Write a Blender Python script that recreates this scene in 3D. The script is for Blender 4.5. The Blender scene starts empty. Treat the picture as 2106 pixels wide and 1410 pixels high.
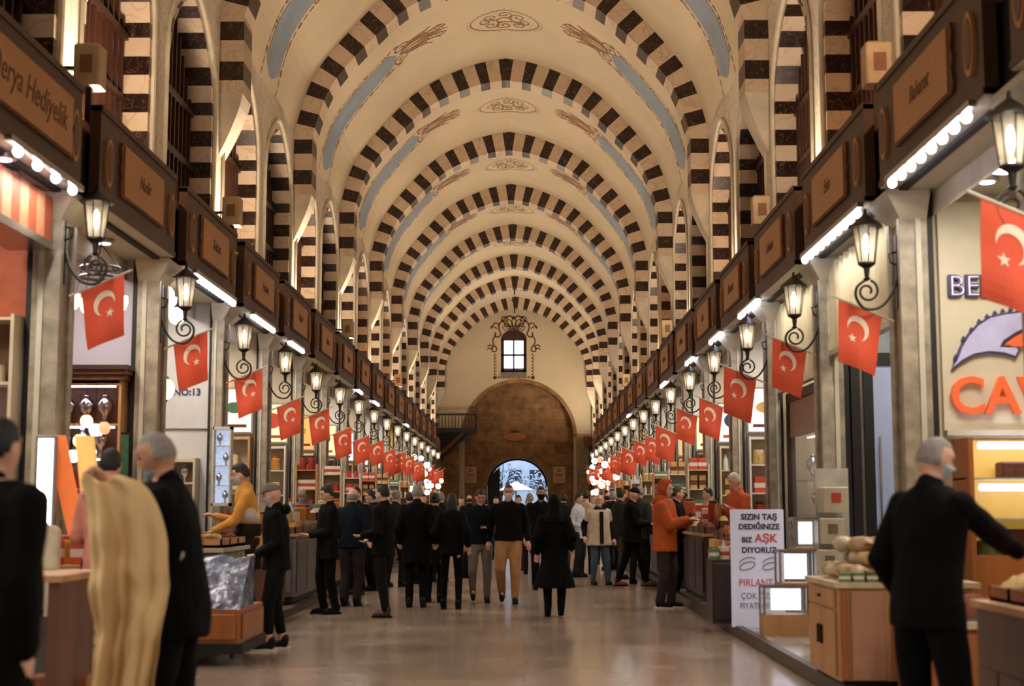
import bpy, math, random
from mathutils import Vector, Matrix, noise
V = Vector
PI = math.pi
random.seed(7)
SC = bpy.context.scene
COL = SC.collection

# ------------------------------------------------------------------ camera model
FPX, CX, CY = 2925.0, 1053.0, 705.0
CAMZ = 1.4
PITCH, YAW = math.radians(6.63), math.radians(0.49)
cam_d = bpy.data.cameras.new('camera'); cam = bpy.data.objects.new('camera', cam_d); COL.objects.link(cam)
cam.location = (0, 0, CAMZ); cam.rotation_euler = (PI/2 + PITCH, 0, YAW)
cam_d.sensor_width = 36; cam_d.lens = 36*FPX/2106; cam_d.clip_end = 400
cam_d.dof.use_dof = True; cam_d.dof.focus_distance = 36; cam_d.dof.aperture_fstop = 1.9
SC.camera = cam
RM = cam.rotation_euler.to_matrix()
def at(px, py, Y):
    """point on the plane y = Y seen at pixel (px, py)"""
    d = RM @ V((px-CX, CY-py, -FPX))
    t = Y/d.y
    return V((d.x*t, Y, CAMZ + d.z*t))
def ground(px, py, z=0.0):
    d = RM @ V((px-CX, CY-py, -FPX))
    t = (z-CAMZ)/d.z
    return V((d.x*t, d.y*t, z))
def atX(px, py, X):
    d = RM @ V((px-CX, CY-py, -FPX))
    t = X/d.x
    return V((X, d.y*t, CAMZ+d.z*t))

# ------------------------------------------------------------------ materials
def s2l(v):
    v /= 255.0
    return v/12.92 if v <= .04045 else ((v+.055)/1.055)**2.4
def rgb(c): return (s2l(c[0]), s2l(c[1]), s2l(c[2]), 1.0)
MATS = {}
def node(nt, t, **k):
    n = nt.nodes.new(t)
    for a, b in k.items(): setattr(n, a, b)
    return n
def mat(name, c=(128,128,128), rough=.6, metal=0.0, em=0.0, emc=None, var=.12, vs=6.0, bump=.0, bs=40.0, alpha=1.0, trans=0.0, spec=.5, coat=0.0, stretch=(1,1,1)):
    if name in MATS: return MATS[name]
    m = bpy.data.materials.new(name); m.use_nodes = True; MATS[name] = m
    nt = m.node_tree; b = nt.nodes['Principled BSDF']
    b.inputs['Roughness'].default_value = rough; b.inputs['Metallic'].default_value = metal
    b.inputs['Specular IOR Level'].default_value = spec
    b.inputs['Coat Weight'].default_value = coat
    b.inputs['Base Color'].default_value = rgb(c)
    if trans: b.inputs['Transmission Weight'].default_value = trans
    if alpha < 1: b.inputs['Alpha'].default_value = alpha
    if em:
        b.inputs['Emission Color'].default_value = rgb(emc or c); b.inputs['Emission Strength'].default_value = em
    tc = node(nt, 'ShaderNodeTexCoord'); mp = node(nt, 'ShaderNodeMapping'); mp.inputs['Scale'].default_value = stretch
    nt.links.new(tc.outputs['Object'], mp.inputs[0])
    if var:
        n = node(nt, 'ShaderNodeTexNoise'); n.inputs['Scale'].default_value = vs; n.inputs['Detail'].default_value = 4
        nt.links.new(mp.outputs[0], n.inputs['Vector'])
        r = node(nt, 'ShaderNodeValToRGB')
        a = rgb(c); k0, k1 = 1-var*1.6, 1+var*1.2
        r.color_ramp.elements[0].position = .3; r.color_ramp.elements[1].position = .7
        r.color_ramp.elements[0].color = (a[0]*k0, a[1]*k0, a[2]*k0, 1)
        r.color_ramp.elements[1].color = (min(a[0]*k1, 1), min(a[1]*k1, 1), min(a[2]*k1, 1), 1)
        nt.links.new(n.outputs['Fac'], r.inputs[0]); nt.links.new(r.outputs[0], b.inputs['Base Color'])
    if bump:
        n2 = node(nt, 'ShaderNodeTexNoise'); n2.inputs['Scale'].default_value = bs; n2.inputs['Detail'].default_value = 3
        nt.links.new(mp.outputs[0], n2.inputs['Vector'])
        bp = node(nt, 'ShaderNodeBump'); bp.inputs['Strength'].default_value = bump; bp.inputs['Distance'].default_value = .02
        nt.links.new(n2.outputs['Fac'], bp.inputs['Height']); nt.links.new(bp.outputs[0], b.inputs['Normal'])
    return m
def ramp(nt, fac, stops):
    r = node(nt, 'ShaderNodeValToRGB'); e = r.color_ramp.elements
    while len(e) < len(stops): e.new(.5)
    for i, (p, c) in enumerate(stops): e[i].position = p; e[i].color = rgb(c)
    nt.links.new(fac, r.inputs[0]); return r
def marble(name, c0, c1, vein, scale, rough=.35, wave=False, w0=.46, w1=.5):
    m = mat(name, c0, rough=rough, var=0); nt = m.node_tree; b = nt.nodes['Principled BSDF']
    g = node(nt, 'ShaderNodeTexCoord'); n = node(nt, 'ShaderNodeTexNoise'); n.inputs['Scale'].default_value = scale*.6; n.inputs['Detail'].default_value = 5
    nt.links.new(g.outputs['Object'], n.inputs['Vector'])
    base = ramp(nt, n.outputs['Fac'], [(.35, c0), (.7, c1)])
    v = node(nt, 'ShaderNodeTexNoise'); v.inputs['Scale'].default_value = scale; v.inputs['Detail'].default_value = 3; v.inputs['Distortion'].default_value = 1.5
    nt.links.new(g.outputs['Object'], v.inputs['Vector'])
    a = node(nt, 'ShaderNodeMath', operation='SUBTRACT'); a.inputs[1].default_value = .5; nt.links.new(v.outputs['Fac'], a.inputs[0])
    ab = node(nt, 'ShaderNodeMath', operation='ABSOLUTE'); nt.links.new(a.outputs[0], ab.inputs[0])
    l = node(nt, 'ShaderNodeMath', operation='LESS_THAN'); l.inputs[1].default_value = w1-w0; nt.links.new(ab.outputs[0], l.inputs[0])
    mx = node(nt, 'ShaderNodeMixRGB'); mx.inputs[2].default_value = rgb(vein)
    sc = node(nt, 'ShaderNodeMath', operation='MULTIPLY'); sc.inputs[1].default_value = .75; nt.links.new(l.outputs[0], sc.inputs[0])
    nt.links.new(sc.outputs[0], mx.inputs[0]); nt.links.new(base.outputs[0], mx.inputs[1]); nt.links.new(mx.outputs[0], b.inputs['Base Color'])
    return m
def blocks(name, c0, c1, mortar, bw, bh, rough=.8, mort=.012, off=.5, axes='XZ', bump=.3, roughvar=None, ms=.02, nscale=2.2, coat=0.0, lo=150):
    """masonry or tiles laid in courses"""
    m = mat(name, c0, rough=rough, var=0, coat=coat); nt = m.node_tree; b = nt.nodes['Principled BSDF']
    g = node(nt, 'ShaderNodeTexCoord'); sp = node(nt, 'ShaderNodeSeparateXYZ'); cb = node(nt, 'ShaderNodeCombineXYZ')
    nt.links.new(g.outputs['Object'], sp.inputs[0])
    nt.links.new(sp.outputs[axes[0]], cb.inputs[0]); nt.links.new(sp.outputs[axes[1]], cb.inputs[1])
    t = node(nt, 'ShaderNodeTexBrick'); t.offset = off; t.inputs['Scale'].default_value = 1
    t.inputs['Brick Width'].default_value = bw; t.inputs['Row Height'].default_value = bh; t.inputs['Mortar Size'].default_value = mort
    t.inputs['Mortar Smooth'].default_value = .2; t.inputs['Bias'].default_value = 0
    t.inputs['Color1'].default_value = rgb(c0); t.inputs['Color2'].default_value = rgb(c1); t.inputs['Mortar'].default_value = rgb(mortar)
    nt.links.new(cb.outputs[0], t.inputs['Vector'])
    n = node(nt, 'ShaderNodeTexNoise'); n.inputs['Scale'].default_value = nscale; n.inputs['Detail'].default_value = 6
    nt.links.new(g.outputs['Object'], n.inputs['Vector'])
    r = ramp(nt, n.outputs['Fac'], [(.3, (lo,lo,lo)), (.7, (255,255,255))])
    mx = node(nt, 'ShaderNodeMixRGB', blend_type='MULTIPLY'); mx.inputs[0].default_value = .8
    nt.links.new(t.outputs['Color'], mx.inputs[1]); nt.links.new(r.outputs[0], mx.inputs[2]); nt.links.new(mx.outputs[0], b.inputs['Base Color'])
    bp = node(nt, 'ShaderNodeBump'); bp.inputs['Strength'].default_value = bump; bp.inputs['Distance'].default_value = ms; bp.invert = True
    nt.links.new(t.outputs['Fac'], bp.inputs['Height']); nt.links.new(bp.outputs[0], b.inputs['Normal'])
    if roughvar:
        mr = node(nt, 'ShaderNodeMapRange'); mr.inputs['To Min'].default_value = roughvar[0]; mr.inputs['To Max'].default_value = roughvar[1]
        nt.links.new(n.outputs['Fac'], mr.inputs['Value']); nt.links.new(mr.outputs[0], b.inputs['Roughness'])
    return m

# ------------------------------------------------------------------ mesh builder
class MB:
    def __init__(s): s.v = []; s.f = []; s.m = []; s.mats = []; s.T = None
    def mi(s, m):
        if m not in s.mats: s.mats.append(m)
        return s.mats.index(m)
    def add(s, vs, fs, m):
        k = len(s.v); i = s.mi(m)
        if s.T is not None: vs = [s.T @ V(p) for p in vs]
        s.v += [tuple(p) for p in vs]
        for f in fs: s.f.append([k+j for j in f]); s.m.append(i)
    def quad(s, a, b, c, d, m): s.add([a, b, c, d], [(0,1,2,3)], m)
    def box(s, x0, x1, y0, y1, z0, z1, m):
        if x0 > x1: x0, x1 = x1, x0
        if y0 > y1: y0, y1 = y1, y0
        vs = [(x,y,z) for x in (x0,x1) for y in (y0,y1) for z in (z0,z1)]
        s.add(vs, [(0,1,3,2),(4,6,7,5),(0,4,5,1),(2,3,7,6),(0,2,6,4),(1,5,7,3)], m)
    def rbox(s, x0, x1, y0, y1, z0, z1, m, r=.01):
        """box with chamfered vertical and top edges"""
        if x0 > x1: x0, x1 = x1, x0
        P = lambda e: [(x0+e,y0),(x1-e,y0),(x1,y0+e),(x1,y1-e),(x1-e,y1),(x0+e,y1),(x0,y1-e),(x0,y0+e)]
        def ring(e, o, z):
            return [(max(min(px, x1-o), x0+o), max(min(py, y1-o), y0+o), z) for px, py in P(e)]
        s.loft([ring(r,0,z0), ring(r,0,z1-r), ring(r*1.7,r,z1)], m)
    def loft(s, rings, m, caps=True):
        n = len(rings[0]); vs = [p for r in rings for p in r]; fs = []
        for i in range(len(rings)-1):
            for j in range(n):
                a = i*n+j; b = i*n+(j+1) % n
                fs.append((a, b, b+n, a+n))
        if caps: fs.append(tuple(range(n-1, -1, -1))); fs.append(tuple((len(rings)-1)*n+j for j in range(n)))
        s.add(vs, fs, m)
    def lathe(s, prof, c, m, n=16, caps=True):
        s.loft([[(c[0]+r*math.cos(2*PI*k/n), c[1]+r*math.sin(2*PI*k/n), c[2]+z) for k in range(n)] for r, z in prof], m, caps)
    def tube(s, pts, r, m, n=8, closed=False):
        pts = [V(p) for p in pts]; L = len(pts); rs = r if isinstance(r, (list, tuple)) else [r]*L
        rings = []; up = None
        for i, p in enumerate(pts):
            t = (pts[min(i+1, L-1)] - pts[max(i-1, 0)])
            if t.length < 1e-9: t = V((0,0,1))
            t.normalize()
            if up is None:
                up = V((0,0,1)) if abs(t.z) < .9 else V((1,0,0))
            a = t.cross(up)
            if a.length < 1e-6: a = t.cross(V((0,1,0)))
            a.normalize(); b = a.cross(t).normalized(); up = b
            rings.append([p + (a*math.cos(2*PI*k/n) + b*math.sin(2*PI*k/n))*rs[i] for k in range(n)])
        s.loft(rings, m)
    def ell(s, c, r, m, n=12, k=8, R=None, fn=None):
        vs = []; fs = []
        for i in range(k+1):
            th = PI*i/k
            for j in range(n):
                ph = 2*PI*j/n
                d = V((math.sin(th)*math.cos(ph), math.sin(th)*math.sin(ph), math.cos(th)))
                q = V((d.x*r[0], d.y*r[1], d.z*r[2]))
                if fn: q = fn(d, q)
                if R: q = R @ q
                vs.append(V(c)+q)
        for i in range(k):
            for j in range(n):
                a = i*n+j; b = i*n+(j+1) % n
                fs.append((a, a+n, b+n, b))
        s.add(vs, fs, m)
    def capsule(s, a, b, ra, rb, m, n=12, sq=1.0, axis=None):
        """tapered limb segment with rounded ends; sq squashes it along axis"""
        a, b = V(a), V(b); t = b-a; L = t.length; t.normalize()
        u = axis.copy() if axis else (V((1,0,0)) if abs(t.x) < .9 else V((0,1,0)))
        u = (u - t*u.dot(t)).normalized(); w = t.cross(u)
        rings = []
        for k in range(5):
            q = PI/2*(1-k/4.0); rings.append((a - t*ra*math.sin(q), max(ra*math.cos(q), .0008)))
        for k in range(5):
            q = PI/2*k/4.0; rings.append((b + t*rb*math.sin(q), max(rb*math.cos(q), .0008)))
        s.loft([[p + (u*math.cos(2*PI*j/n)*r*sq + w*math.sin(2*PI*j/n)*r) for j in range(n)] for p, r in rings], m)
    def prism(s, poly, d0, d1, m, plane='XZ'):
        """extrude a 2-D outline"""
        def P(p, d):
            return {'XZ': (p[0], d, p[1]), 'YZ': (d, p[0], p[1]), 'XY': (p[0], p[1], d)}[plane]
        s.loft([[P(p, d0) for p in poly], [P(p, d1) for p in poly]], m)
    def mesh(s, name, smooth=False):
        me = bpy.data.meshes.new(name); me.from_pydata(s.v, [], s.f); me.update()
        for m in s.mats: me.materials.append(m)
        me.polygons.foreach_set('material_index', s.m)
        if smooth: me.polygons.foreach_set('use_smooth', [True]*len(me.polygons))
        me.validate()
        return me
    def build(s, name, parent=None, smooth=False, fix=True, auto=None):
        me = s.mesh(name, smooth)
        if fix: recalc(me)
        if auto:
            me.polygons.foreach_set('use_smooth', [True]*len(me.polygons)); sharp(me, auto)
        return link(name, me, parent)
def recalc(me):
    import bmesh
    bm = bmesh.new(); bm.from_mesh(me); bmesh.ops.recalc_face_normals(bm, faces=bm.faces); bm.to_mesh(me); bm.free()
def sharp(me, deg=35):
    import bmesh
    bm = bmesh.new(); bm.from_mesh(me)
    for e in bm.edges:
        if len(e.link_faces) != 2 or e.calc_face_angle(0) > math.radians(deg): e.smooth = False
    bm.to_mesh(me); bm.free()
def link(name, data, parent=None):
    o = bpy.data.objects.new(name, data); COL.objects.link(o)
    if parent: o.parent = parent
    return o
def tag(o, label=None, cat=None, group=None, kind=None):
    if label: o['label'] = label
    if cat: o['category'] = cat
    if group: o['group'] = group
    if kind: o['kind'] = kind
    return o
def thing(name, label, cat, loc=(0,0,0), rz=0.0, group=None):
    o = link(name, None); o.location = loc; o.rotation_euler = (0,0,rz); o.empty_display_size = .1
    return tag(o, label, cat, group)
def struct(mb, name, **k):
    o = mb.build(name, **k); o['kind'] = 'structure'; return o
KIDS = {}
def copy_tree(src, loc, rz=0.0, label=None, group=None, scale=None):
    def rec(o, par):
        c = o.copy(); COL.objects.link(c)
        if par: c.parent = par
        for ch in o.children: rec(ch, c)
        return c
    r = rec(src, None); r.location = loc; r.rotation_euler = (0,0,rz)
    if scale: r.scale = scale if isinstance(scale, (list, tuple)) else (scale,)*3
    if label: r['label'] = label
    if group: r['group'] = group
    return r
class Proto:
    """first use places the source itself, later uses copy it"""
    def __init__(s, o): s.o = o; s.used = False
    def put(s, loc, rz=0.0, label=None, group=None, scale=None):
        if not s.used:
            s.used = True; o = s.o; o.location = loc; o.rotation_euler = (0,0,rz)
            if scale: o.scale = scale if isinstance(scale, (list, tuple)) else (scale,)*3
            if label: o['label'] = label
            if group: o['group'] = group
            return o
        return copy_tree(s.o, loc, rz, label, group, scale)
def text(body, size, loc, rot, m, parent=None, name='lettering', extrude=.004, align='CENTER', sx=1.0, bold=0.0, shear=0.0):
    c = bpy.data.curves.new(name, 'FONT'); c.body = body; c.size = size; c.extrude = extrude; c.align_x = align; c.align_y = 'CENTER'; c.offset = bold; c.shear = shear
    c.resolution_u = 3
    c.materials.append(m)
    t = bpy.data.objects.new('tmp', c); me = bpy.data.meshes.new_from_object(t); bpy.data.objects.remove(t)
    if not me.materials: me.materials.append(m)
    o = link(name, me, parent); o.location = loc; o.rotation_euler = rot; o.scale = (sx, 1, 1)
    return o
ORD = ['first','second','third','fourth','fifth','sixth','seventh','eighth','ninth','tenth','eleventh','twelfth','thirteenth','fourteenth','fifteenth','sixteenth','seventeenth','eighteenth','nineteenth','twentieth','twenty-first','twenty-second','twenty-third','twenty-fourth']
def catmull(P, n=8, closed=False):
    P = [V(p) for p in P]; out = []
    for i in range(len(P)-1):
        p0 = P[max(i-1,0)]; p1 = P[i]; p2 = P[i+1]; p3 = P[min(i+2, len(P)-1)]
        for k in range(n):
            t = k/n
            out.append(.5*((2*p1)+(-p0+p2)*t+(2*p0-5*p1+4*p2-p3)*t*t+(-p0+3*p1-3*p2+p3)*t**3))
    out.append(P[-1]); return out
# ------------------------------------------------------------------ dimensions
AX = -0.45            # axis of the hall
YB, YE = -7.0, 76.3   # closed end behind the camera, far end wall
WALL = 4.12           # upper wall, from the axis
PIER = 3.75           # street face of the shop piers
BF = 3.58             # face of the sign boards
SH = 3.45             # one shop
ZS = CAMZ + 7.42      # springing of the vault
PY = [12.75 + SH*k for k in range(-2, 19)]     # pier lines, 5.85 .. 74.85
RIBS = [-0.0, 6.9, 13.8, 20.7, 27.6, 34.6, 41.6, 48.5, 55.5, 62.2, 68.2, 75.0]

plaster = mat('vault_plaster', (206,190,164), rough=.75, var=.05, vs=.6, bump=.15, bs=3)
wallpl = mat('wall_plaster', (200,188,168), rough=.75, var=.12, vs=2.5, bump=.2, bs=8)
frieze = marble('painted_frieze', (222,212,196), (230,222,208), (190,178,162), 4.5, rough=.75, w1=.485)
darkm = marble('dark_marble', (24,11,8), (42,20,14), (112,82,66), 6, rough=.35, w1=.472)
lightm = marble('light_marble', (196,172,150), (208,188,166), (184,156,132), 1.6, rough=.5, w1=.48)
brownpaint = mat('ornament_paint', (142,102,72), rough=.7, var=.2, vs=14)
bluepaint = mat('blue_panel_paint', (138,152,170), rough=.7, var=.08, vs=1.5)
darkwood = mat('dark_wood', (52,26,16), rough=.5, var=.25, vs=6, stretch=(1,1,.15))
redwood = mat('window_wood', (62,32,20), rough=.5, var=.25, vs=6, stretch=(1,1,.15))
black = mat('black_paint', (14,11,9), rough=.6, var=.1)
stone = blocks('brown_ashlar', (176,136,96), (150,112,76), (128,94,62), 1.7, .62, rough=.85, mort=.012, bump=.35)
stone2 = mat('pale_stone', (150,134,112), rough=.8, var=.2, vs=5, bump=.3, bs=14)
pierst = mat('pier_marble', (150,138,118), rough=.45, var=.22, vs=7, bump=.1, bs=20)
floorm = blocks('polished_floor', (178,158,140), (168,146,126), (138,116,98), .9, .62, rough=.2, mort=.003, axes='XY', bump=.05, roughvar=(.12,.24), ms=.004, nscale=.8, lo=205)
tilem = blocks('pale_tile', (184,176,168), (172,164,156), (120,112,104), .45, .45, rough=.2, mort=.006, off=0, axes='XY', bump=.05, ms=.004)
darkstone = mat('kerb_stone', (64,48,36), rough=.4, var=.25, vs=5)

# ------------------------------------------------------------------ vault profile
HALF = [(0,11.2),(.86,11.02),(2.0,10.49),(2.79,9.79),(3.73,8.61),(WALL,7.42)]
def half_curve():
    pts = catmull([(x,0,h) for x, h in HALF], 14)
    return [(p.x, p.z) for p in pts]
HC = half_curve()
HL = [0.0]
for i in range(1, len(HC)): HL.append(HL[-1] + math.hypot(HC[i][0]-HC[i-1][0], HC[i][1]-HC[i-1][1]))
HTOT = HL[-1]
def pf(s, inset=0.0):
    """profile point at signed arc length s from the crown -> (x, z), moved inwards by inset"""
    sg = -1 if s < 0 else 1; a = abs(s)
    if a >= HTOT: x, h = WALL, HC[-1][1]-(a-HTOT); tx, th = 0, -1
    else:
        i = 0
        while HL[i+1] < a: i += 1
        t = (a-HL[i])/(HL[i+1]-HL[i]); x = HC[i][0]+(HC[i+1][0]-HC[i][0])*t; h = HC[i][1]+(HC[i+1][1]-HC[i][1])*t
        j = max(i-1, 0); k = min(i+2, len(HC)-1)
        tx, th = HC[k][0]-HC[j][0], HC[k][1]-HC[j][1]; L = math.hypot(tx, th); tx /= L; th /= L
        if a < .02: tx, th = 1, 0
    nx, nh = th, -tx          # inward normal
    return (AX + sg*(x + nx*inset), CAMZ + h + nh*inset)

# vault shell: one web per bay, slightly domed
mb = MB()
ss = [-HTOT + 2*HTOT*i/56 for i in range(57)]
ys = [YB] + [y for y in RIBS if y > YB] + [YE+.8]
vault = MB()
for b in range(len(ys)-1):
    y0, y1 = ys[b], ys[b+1]; N = 6
    for j in range(N):
        u0, u1 = j/N, (j+1)/N
        for i in range(56):
            q = []
            for s, u in ((ss[i],u0),(ss[i+1],u0),(ss[i+1],u1),(ss[i],u1)):
                w = math.sin(PI*u)*max(0, 1-(abs(s)/HTOT)**2)*-.12
                x, z = pf(s, w); q.append((x, y0+(y1-y0)*u, z))
            vault.quad(*q, plaster)
o = vault.build('ceiling', smooth=True, fix=False); o['kind'] = 'structure'

# transverse arches of alternating marble
def arch(y0, dep, name, leg=1.25, thick=None, th_side=.36, th_top=.56):
    m = MB(); edges = []
    s = .19; k = 0; seq = [(-.19,.19,1)]
    while s < HTOT + leg:
        w = .33 if k % 2 == 0 else .29
        e = min(s+w, HTOT+leg)
        seq.append((s, e, k % 2)); seq.append((-e, -s, k % 2)); s = e; k += 1
    th = lambda a: th_side + (th_top-th_side)*max(0, 1-abs(a)/HTOT)
    for a, b, d in seq:
        mt = darkm if d else lightm
        n = 2; rings = []
        for i in range(n+1):
            t = a+(b-a)*i/n; xo, zo = pf(t, -.1); xi, zi = pf(t, th(t))
            rings.append([(xo,y0,zo),(xi,y0,zi),(xi,y0+dep,zi),(xo,y0+dep,zo)])
        m.loft(rings, mt, caps=True)
    # corbels below the legs
    for sg in (-1, 1):
        x0 = AX + sg*(WALL+.1); x1 = AX + sg*(WALL-th_side); z = CAMZ+HC[-1][1]-leg
        r = []
        for q in range(7):
            t = q/6; xx = x1 + (x0-x1)*(t**1.3); e = dep*.5*(1-t*.35); yc = y0+dep/2
            r.append([(x0,yc-e,z-t*1.1),(xx,yc-e,z-t*1.1),(xx,yc+e,z-t*1.1),(x0,yc+e,z-t*1.1)])
        m.loft(r, wallpl)
    return struct(m, name)
for i, y in enumerate(RIBS):
    if y < 3: continue
    arch(y, .62, 'trim_%d' % (i+1))

# painted ornament on each web: blue haunch panels with dashed borders, plumes and a crown medallion
def ribbon(m, pts, w, mt, f):
    """flat painted line following 2-D points mapped by f"""
    L = len(pts)
    for i in range(L-1):
        a, b = V(pts[i]), V(pts[i+1]); t = (b-a)
        if t.length < 1e-6: continue
        t.normalize(); n = V((-t.y, t.x))
        ww = w if not callable(w) else w(i/(L-1))
        m.quad(f(a-n*ww), f(b-n*ww), f(b+n*ww), f(a+n*ww), mt)
def spiral(cx, cy, r0, r1, a0, turns, n=18):
    return [(cx+(r0+(r1-r0)*i/n)*math.cos(a0+turns*2*PI*i/n), cy+(r0+(r1-r0)*i/n)*math.sin(a0+turns*2*PI*i/n)) for i in range(n+1)]
def web_paint(y0, y1, idx):
    m = MB(); ym = y0 + .62 + (y1-y0-.62)*.52
    L = y1-y0
    def f(p):          # p = (arc position s, distance along the hall)
        u = (p[1]-y0)/L; w = math.sin(PI*u)*max(0, 1-(abs(p[0])/HTOT)**2)*-.12
        x, z = pf(p[0], w+.008); return (x, p[1], z)
    for sg in (-1, 1):
        s0, s1 = 2.65, 5.75
        for q in range(16):
            a = s0+(s1-s0)*q/16; b = s0+(s1-s0)*(q+1)/16
            wa, wb = (.42+.16*q/16), (.42+.16*(q+1)/16)
            if q == 0: wa = .1
            if q == 15: wb = .12
            m.quad(f((sg*a,ym-wa)), f((sg*b,ym-wb)), f((sg*b,ym+wb)), f((sg*a,ym+wa)), bluepaint)
        for e in (-1, 1):
            k = 0; a = s0-.1
            while a < s1+.2:
                wv = .56+.16*(a-s0)/(s1-s0); big = .045 if k % 5 == 0 else .018
                ribbon(m, [(sg*a, ym+e*wv), (sg*(a+.13), ym+e*(wv+.01))], big, brownpaint, f); a += .19; k += 1
            for q in range(3):
                a = s0+.3+q*1.0
                ribbon(m, spiral(sg*a, ym+e*(.52+.04*q), .12, .02, 0, 1.2), .014, brownpaint, f)
        # plume above the panel
        for q in range(-3, 4):
            an = q*.28; pts = []
            for k in range(9):
                t = k/8; pts.append((sg*(2.55-1.25*t*math.cos(an)), ym + math.sin(an)*.75*t**.8 + .08*math.sin(t*6)*(1 if q > 0 else -1)*(q != 0)))
            ribbon(m, pts, lambda t: .012+.03*math.sin(PI*t), brownpaint, f)
        for e in (-1, 1):
            ribbon(m, spiral(sg*2.5, ym+e*.3, .26, .04, PI/2, 1.6*e), .022, brownpaint, f)
            ribbon(m, spiral(sg*1.95, ym+e*.28, .2, .03, 0, -1.5*e), .018, brownpaint, f)
            ribbon(m, spiral(sg*1.5, ym+e*.2, .14, .03, 0, 1.5*e), .016, brownpaint, f)
    # crown medallion: an oval ring with scrolls
    yc = ym+.5
    ring = [(.78*math.cos(2*PI*k/40), yc+.62*math.sin(2*PI*k/40)) for k in range(41)]
    ribbon(m, ring, .016, brownpaint, f)
    for k in range(40):
        c = (.84*math.cos(2*PI*k/40), yc+.68*math.sin(2*PI*k/40)); ribbon(m, [c, (c[0]*1.04, yc+(c[1]-yc)*1.05)], .014, brownpaint, f)
    for a in range(8):
        t = 2*PI*a/8; c = (.42*math.cos(t), yc+.34*math.sin(t))
        ribbon(m, spiral(c[0], c[1], .2, .02, t+PI, 1.4*(1 if a % 2 else -1)), .018, brownpaint, f)
    ribbon(m, [(.16*math.cos(2*PI*k/16), yc+.14*math.sin(2*PI*k/16)) for k in range(17)], .02, brownpaint, f)
    o = m.build('ceiling_%d' % idx, fix=False); o['kind'] = 'structure'
for i in range(3, len(RIBS)-1): web_paint(RIBS[i], RIBS[i+1], i)

# ------------------------------------------------------------------ upper side walls with pointed openings
ZC = 5.0                      # top of the cornice
OW, OSP, OAP = 1.24, 7.1, 8.42   # half width, springing, apex
def outline():
    """right half of the pointed opening from the foot to the apex as (offset, z)"""
    p = [(OW, ZC)]
    z = ZC; n = int((OSP-ZC)/.21)
    for k in range(1, n+1): p.append((OW, ZC+(OSP-ZC)*k/n))
    arc = catmull([(OW,0,OSP),(OW*.93,0,OSP+.42),(OW*.66,0,OSP+.86),(OW*.3,0,OSP+1.16),(0,0,OAP)], 2)
    p += [(a.x, a.z) for a in arc[1:]]
    return p
OUT = outline()
def side_wall(sg, name):
    wm = MB(); st = MB(); X = AX+sg*WALL
    k0 = 20.7-SH*8 
    cs = [k0+SH*(j+.5) for j in range(0, 24)]
    cs = [c for c in cs if c+SH/2 < YE+.5]
    for c in cs:
        a, b = c-SH/2, c+SH/2
        for e, edge in ((-1, a), (1, b)):
            for i in range(len(OUT)-1):
                (o0, z0), (o1, z1) = OUT[i], OUT[i+1]
                y0, y1 = c+e*o0, c+e*o1
                wm.quad((X, edge, z0), (X, y0, z0), (X, y1, z1), (X, edge, z1), frieze)
                # voussoir blocks lining the reveal, slightly proud of the wall face
                mt = darkm if i % 2 else lightm
                xr = X+sg*.42; xf = X-sg*.012
                g = .09 if i % 2 else .05
                yo0, yo1 = c+e*(o0+g), c+e*(o1+g)
                if abs(o1) < .05: yo1 = y1
                st.loft([[(xf,y0,z0),(xf,yo0,z0),(xr,yo0,z0),(xr,y0,z0)], [(xf,y1,z1),(xf,yo1,z1),(xr,yo1,z1),(xr,y1,z1)]], mt)
        wm.quad((X, a, OAP), (X, b, OAP), (X, b, ZS+.05), (X, a, ZS+.05), frieze)
        wm.quad((X, c-SH/2, ZC-1.0), (X, c+SH/2, ZC-1.0), (X, c+SH/2, ZC), (X, c-SH/2, ZC), wallpl)
        # raised moulding around the opening
        pts = [(X-sg*.02, c+o+.17, z) for o, z in OUT] + [(X-sg*.02, c-o-.17, z) for o, z in reversed(OUT[:-1])]
        pts = [(p[0], p[1] if abs(p[1]-c) > .2 else c, p[2]+(.16 if p[2] > OSP else 0)) for p in pts]
        wm.tube(pts, .035, wallpl, n=5)
    a, b = cs[0]-SH/2, cs[-1]+SH/2
    wm.quad((X, YB, ZC-1), (X, a, ZC-1), (X, a, ZS+.05), (X, YB, ZS+.05), wallpl)
    wm.quad((X, b, ZC-1), (X, YE+.8, ZC-1), (X, YE+.8, ZS+.05), (X, b, ZS+.05), wallpl)
    # dark room closed behind the windows
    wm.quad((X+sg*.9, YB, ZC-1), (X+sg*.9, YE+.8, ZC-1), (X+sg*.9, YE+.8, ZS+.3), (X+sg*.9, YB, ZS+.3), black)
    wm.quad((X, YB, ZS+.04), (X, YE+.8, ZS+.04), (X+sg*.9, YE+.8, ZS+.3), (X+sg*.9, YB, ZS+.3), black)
    o = struct(wm, name, fix=False); o2 = struct(st, 'trim_%s_arches' % ('left' if sg < 0 else 'right'))
    return cs
CS = side_wall(-1, 'wall_left'); side_wall(1, 'wall_right')

# wooden lattice windows deep in the openings
def lattice(sg):
    m = MB(); x = sg*.30
    for k in range(-5, 6):
        o = k*.225; top = OSP + (OAP-OSP)*(1-abs(o)/OW)**.8 if abs(o) < OW else OSP
        m.box(x-.03, x+.03, o-.025, o+.025, ZC-.02, top, redwood)
    for z in (5.6, 6.3, 7.1):
        m.box(x-.04, x+.05, -OW, OW, z-.04, z+.04, redwood)
    m.box(x+sg*.2, x+sg*.24, -OW, OW, ZC, OSP+.9, darkwood)
    return m.mesh('window')
for sg in (-1, 1):
    me = lattice(sg); recalc(me)
    for j, c in enumerate(CS):
        if c < 8: continue
        o = link('window_%d' % (j+1+(0 if sg < 0 else 30)), me); o.location = (AX+sg*WALL, c, 0); o['kind'] = 'structure'

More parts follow.
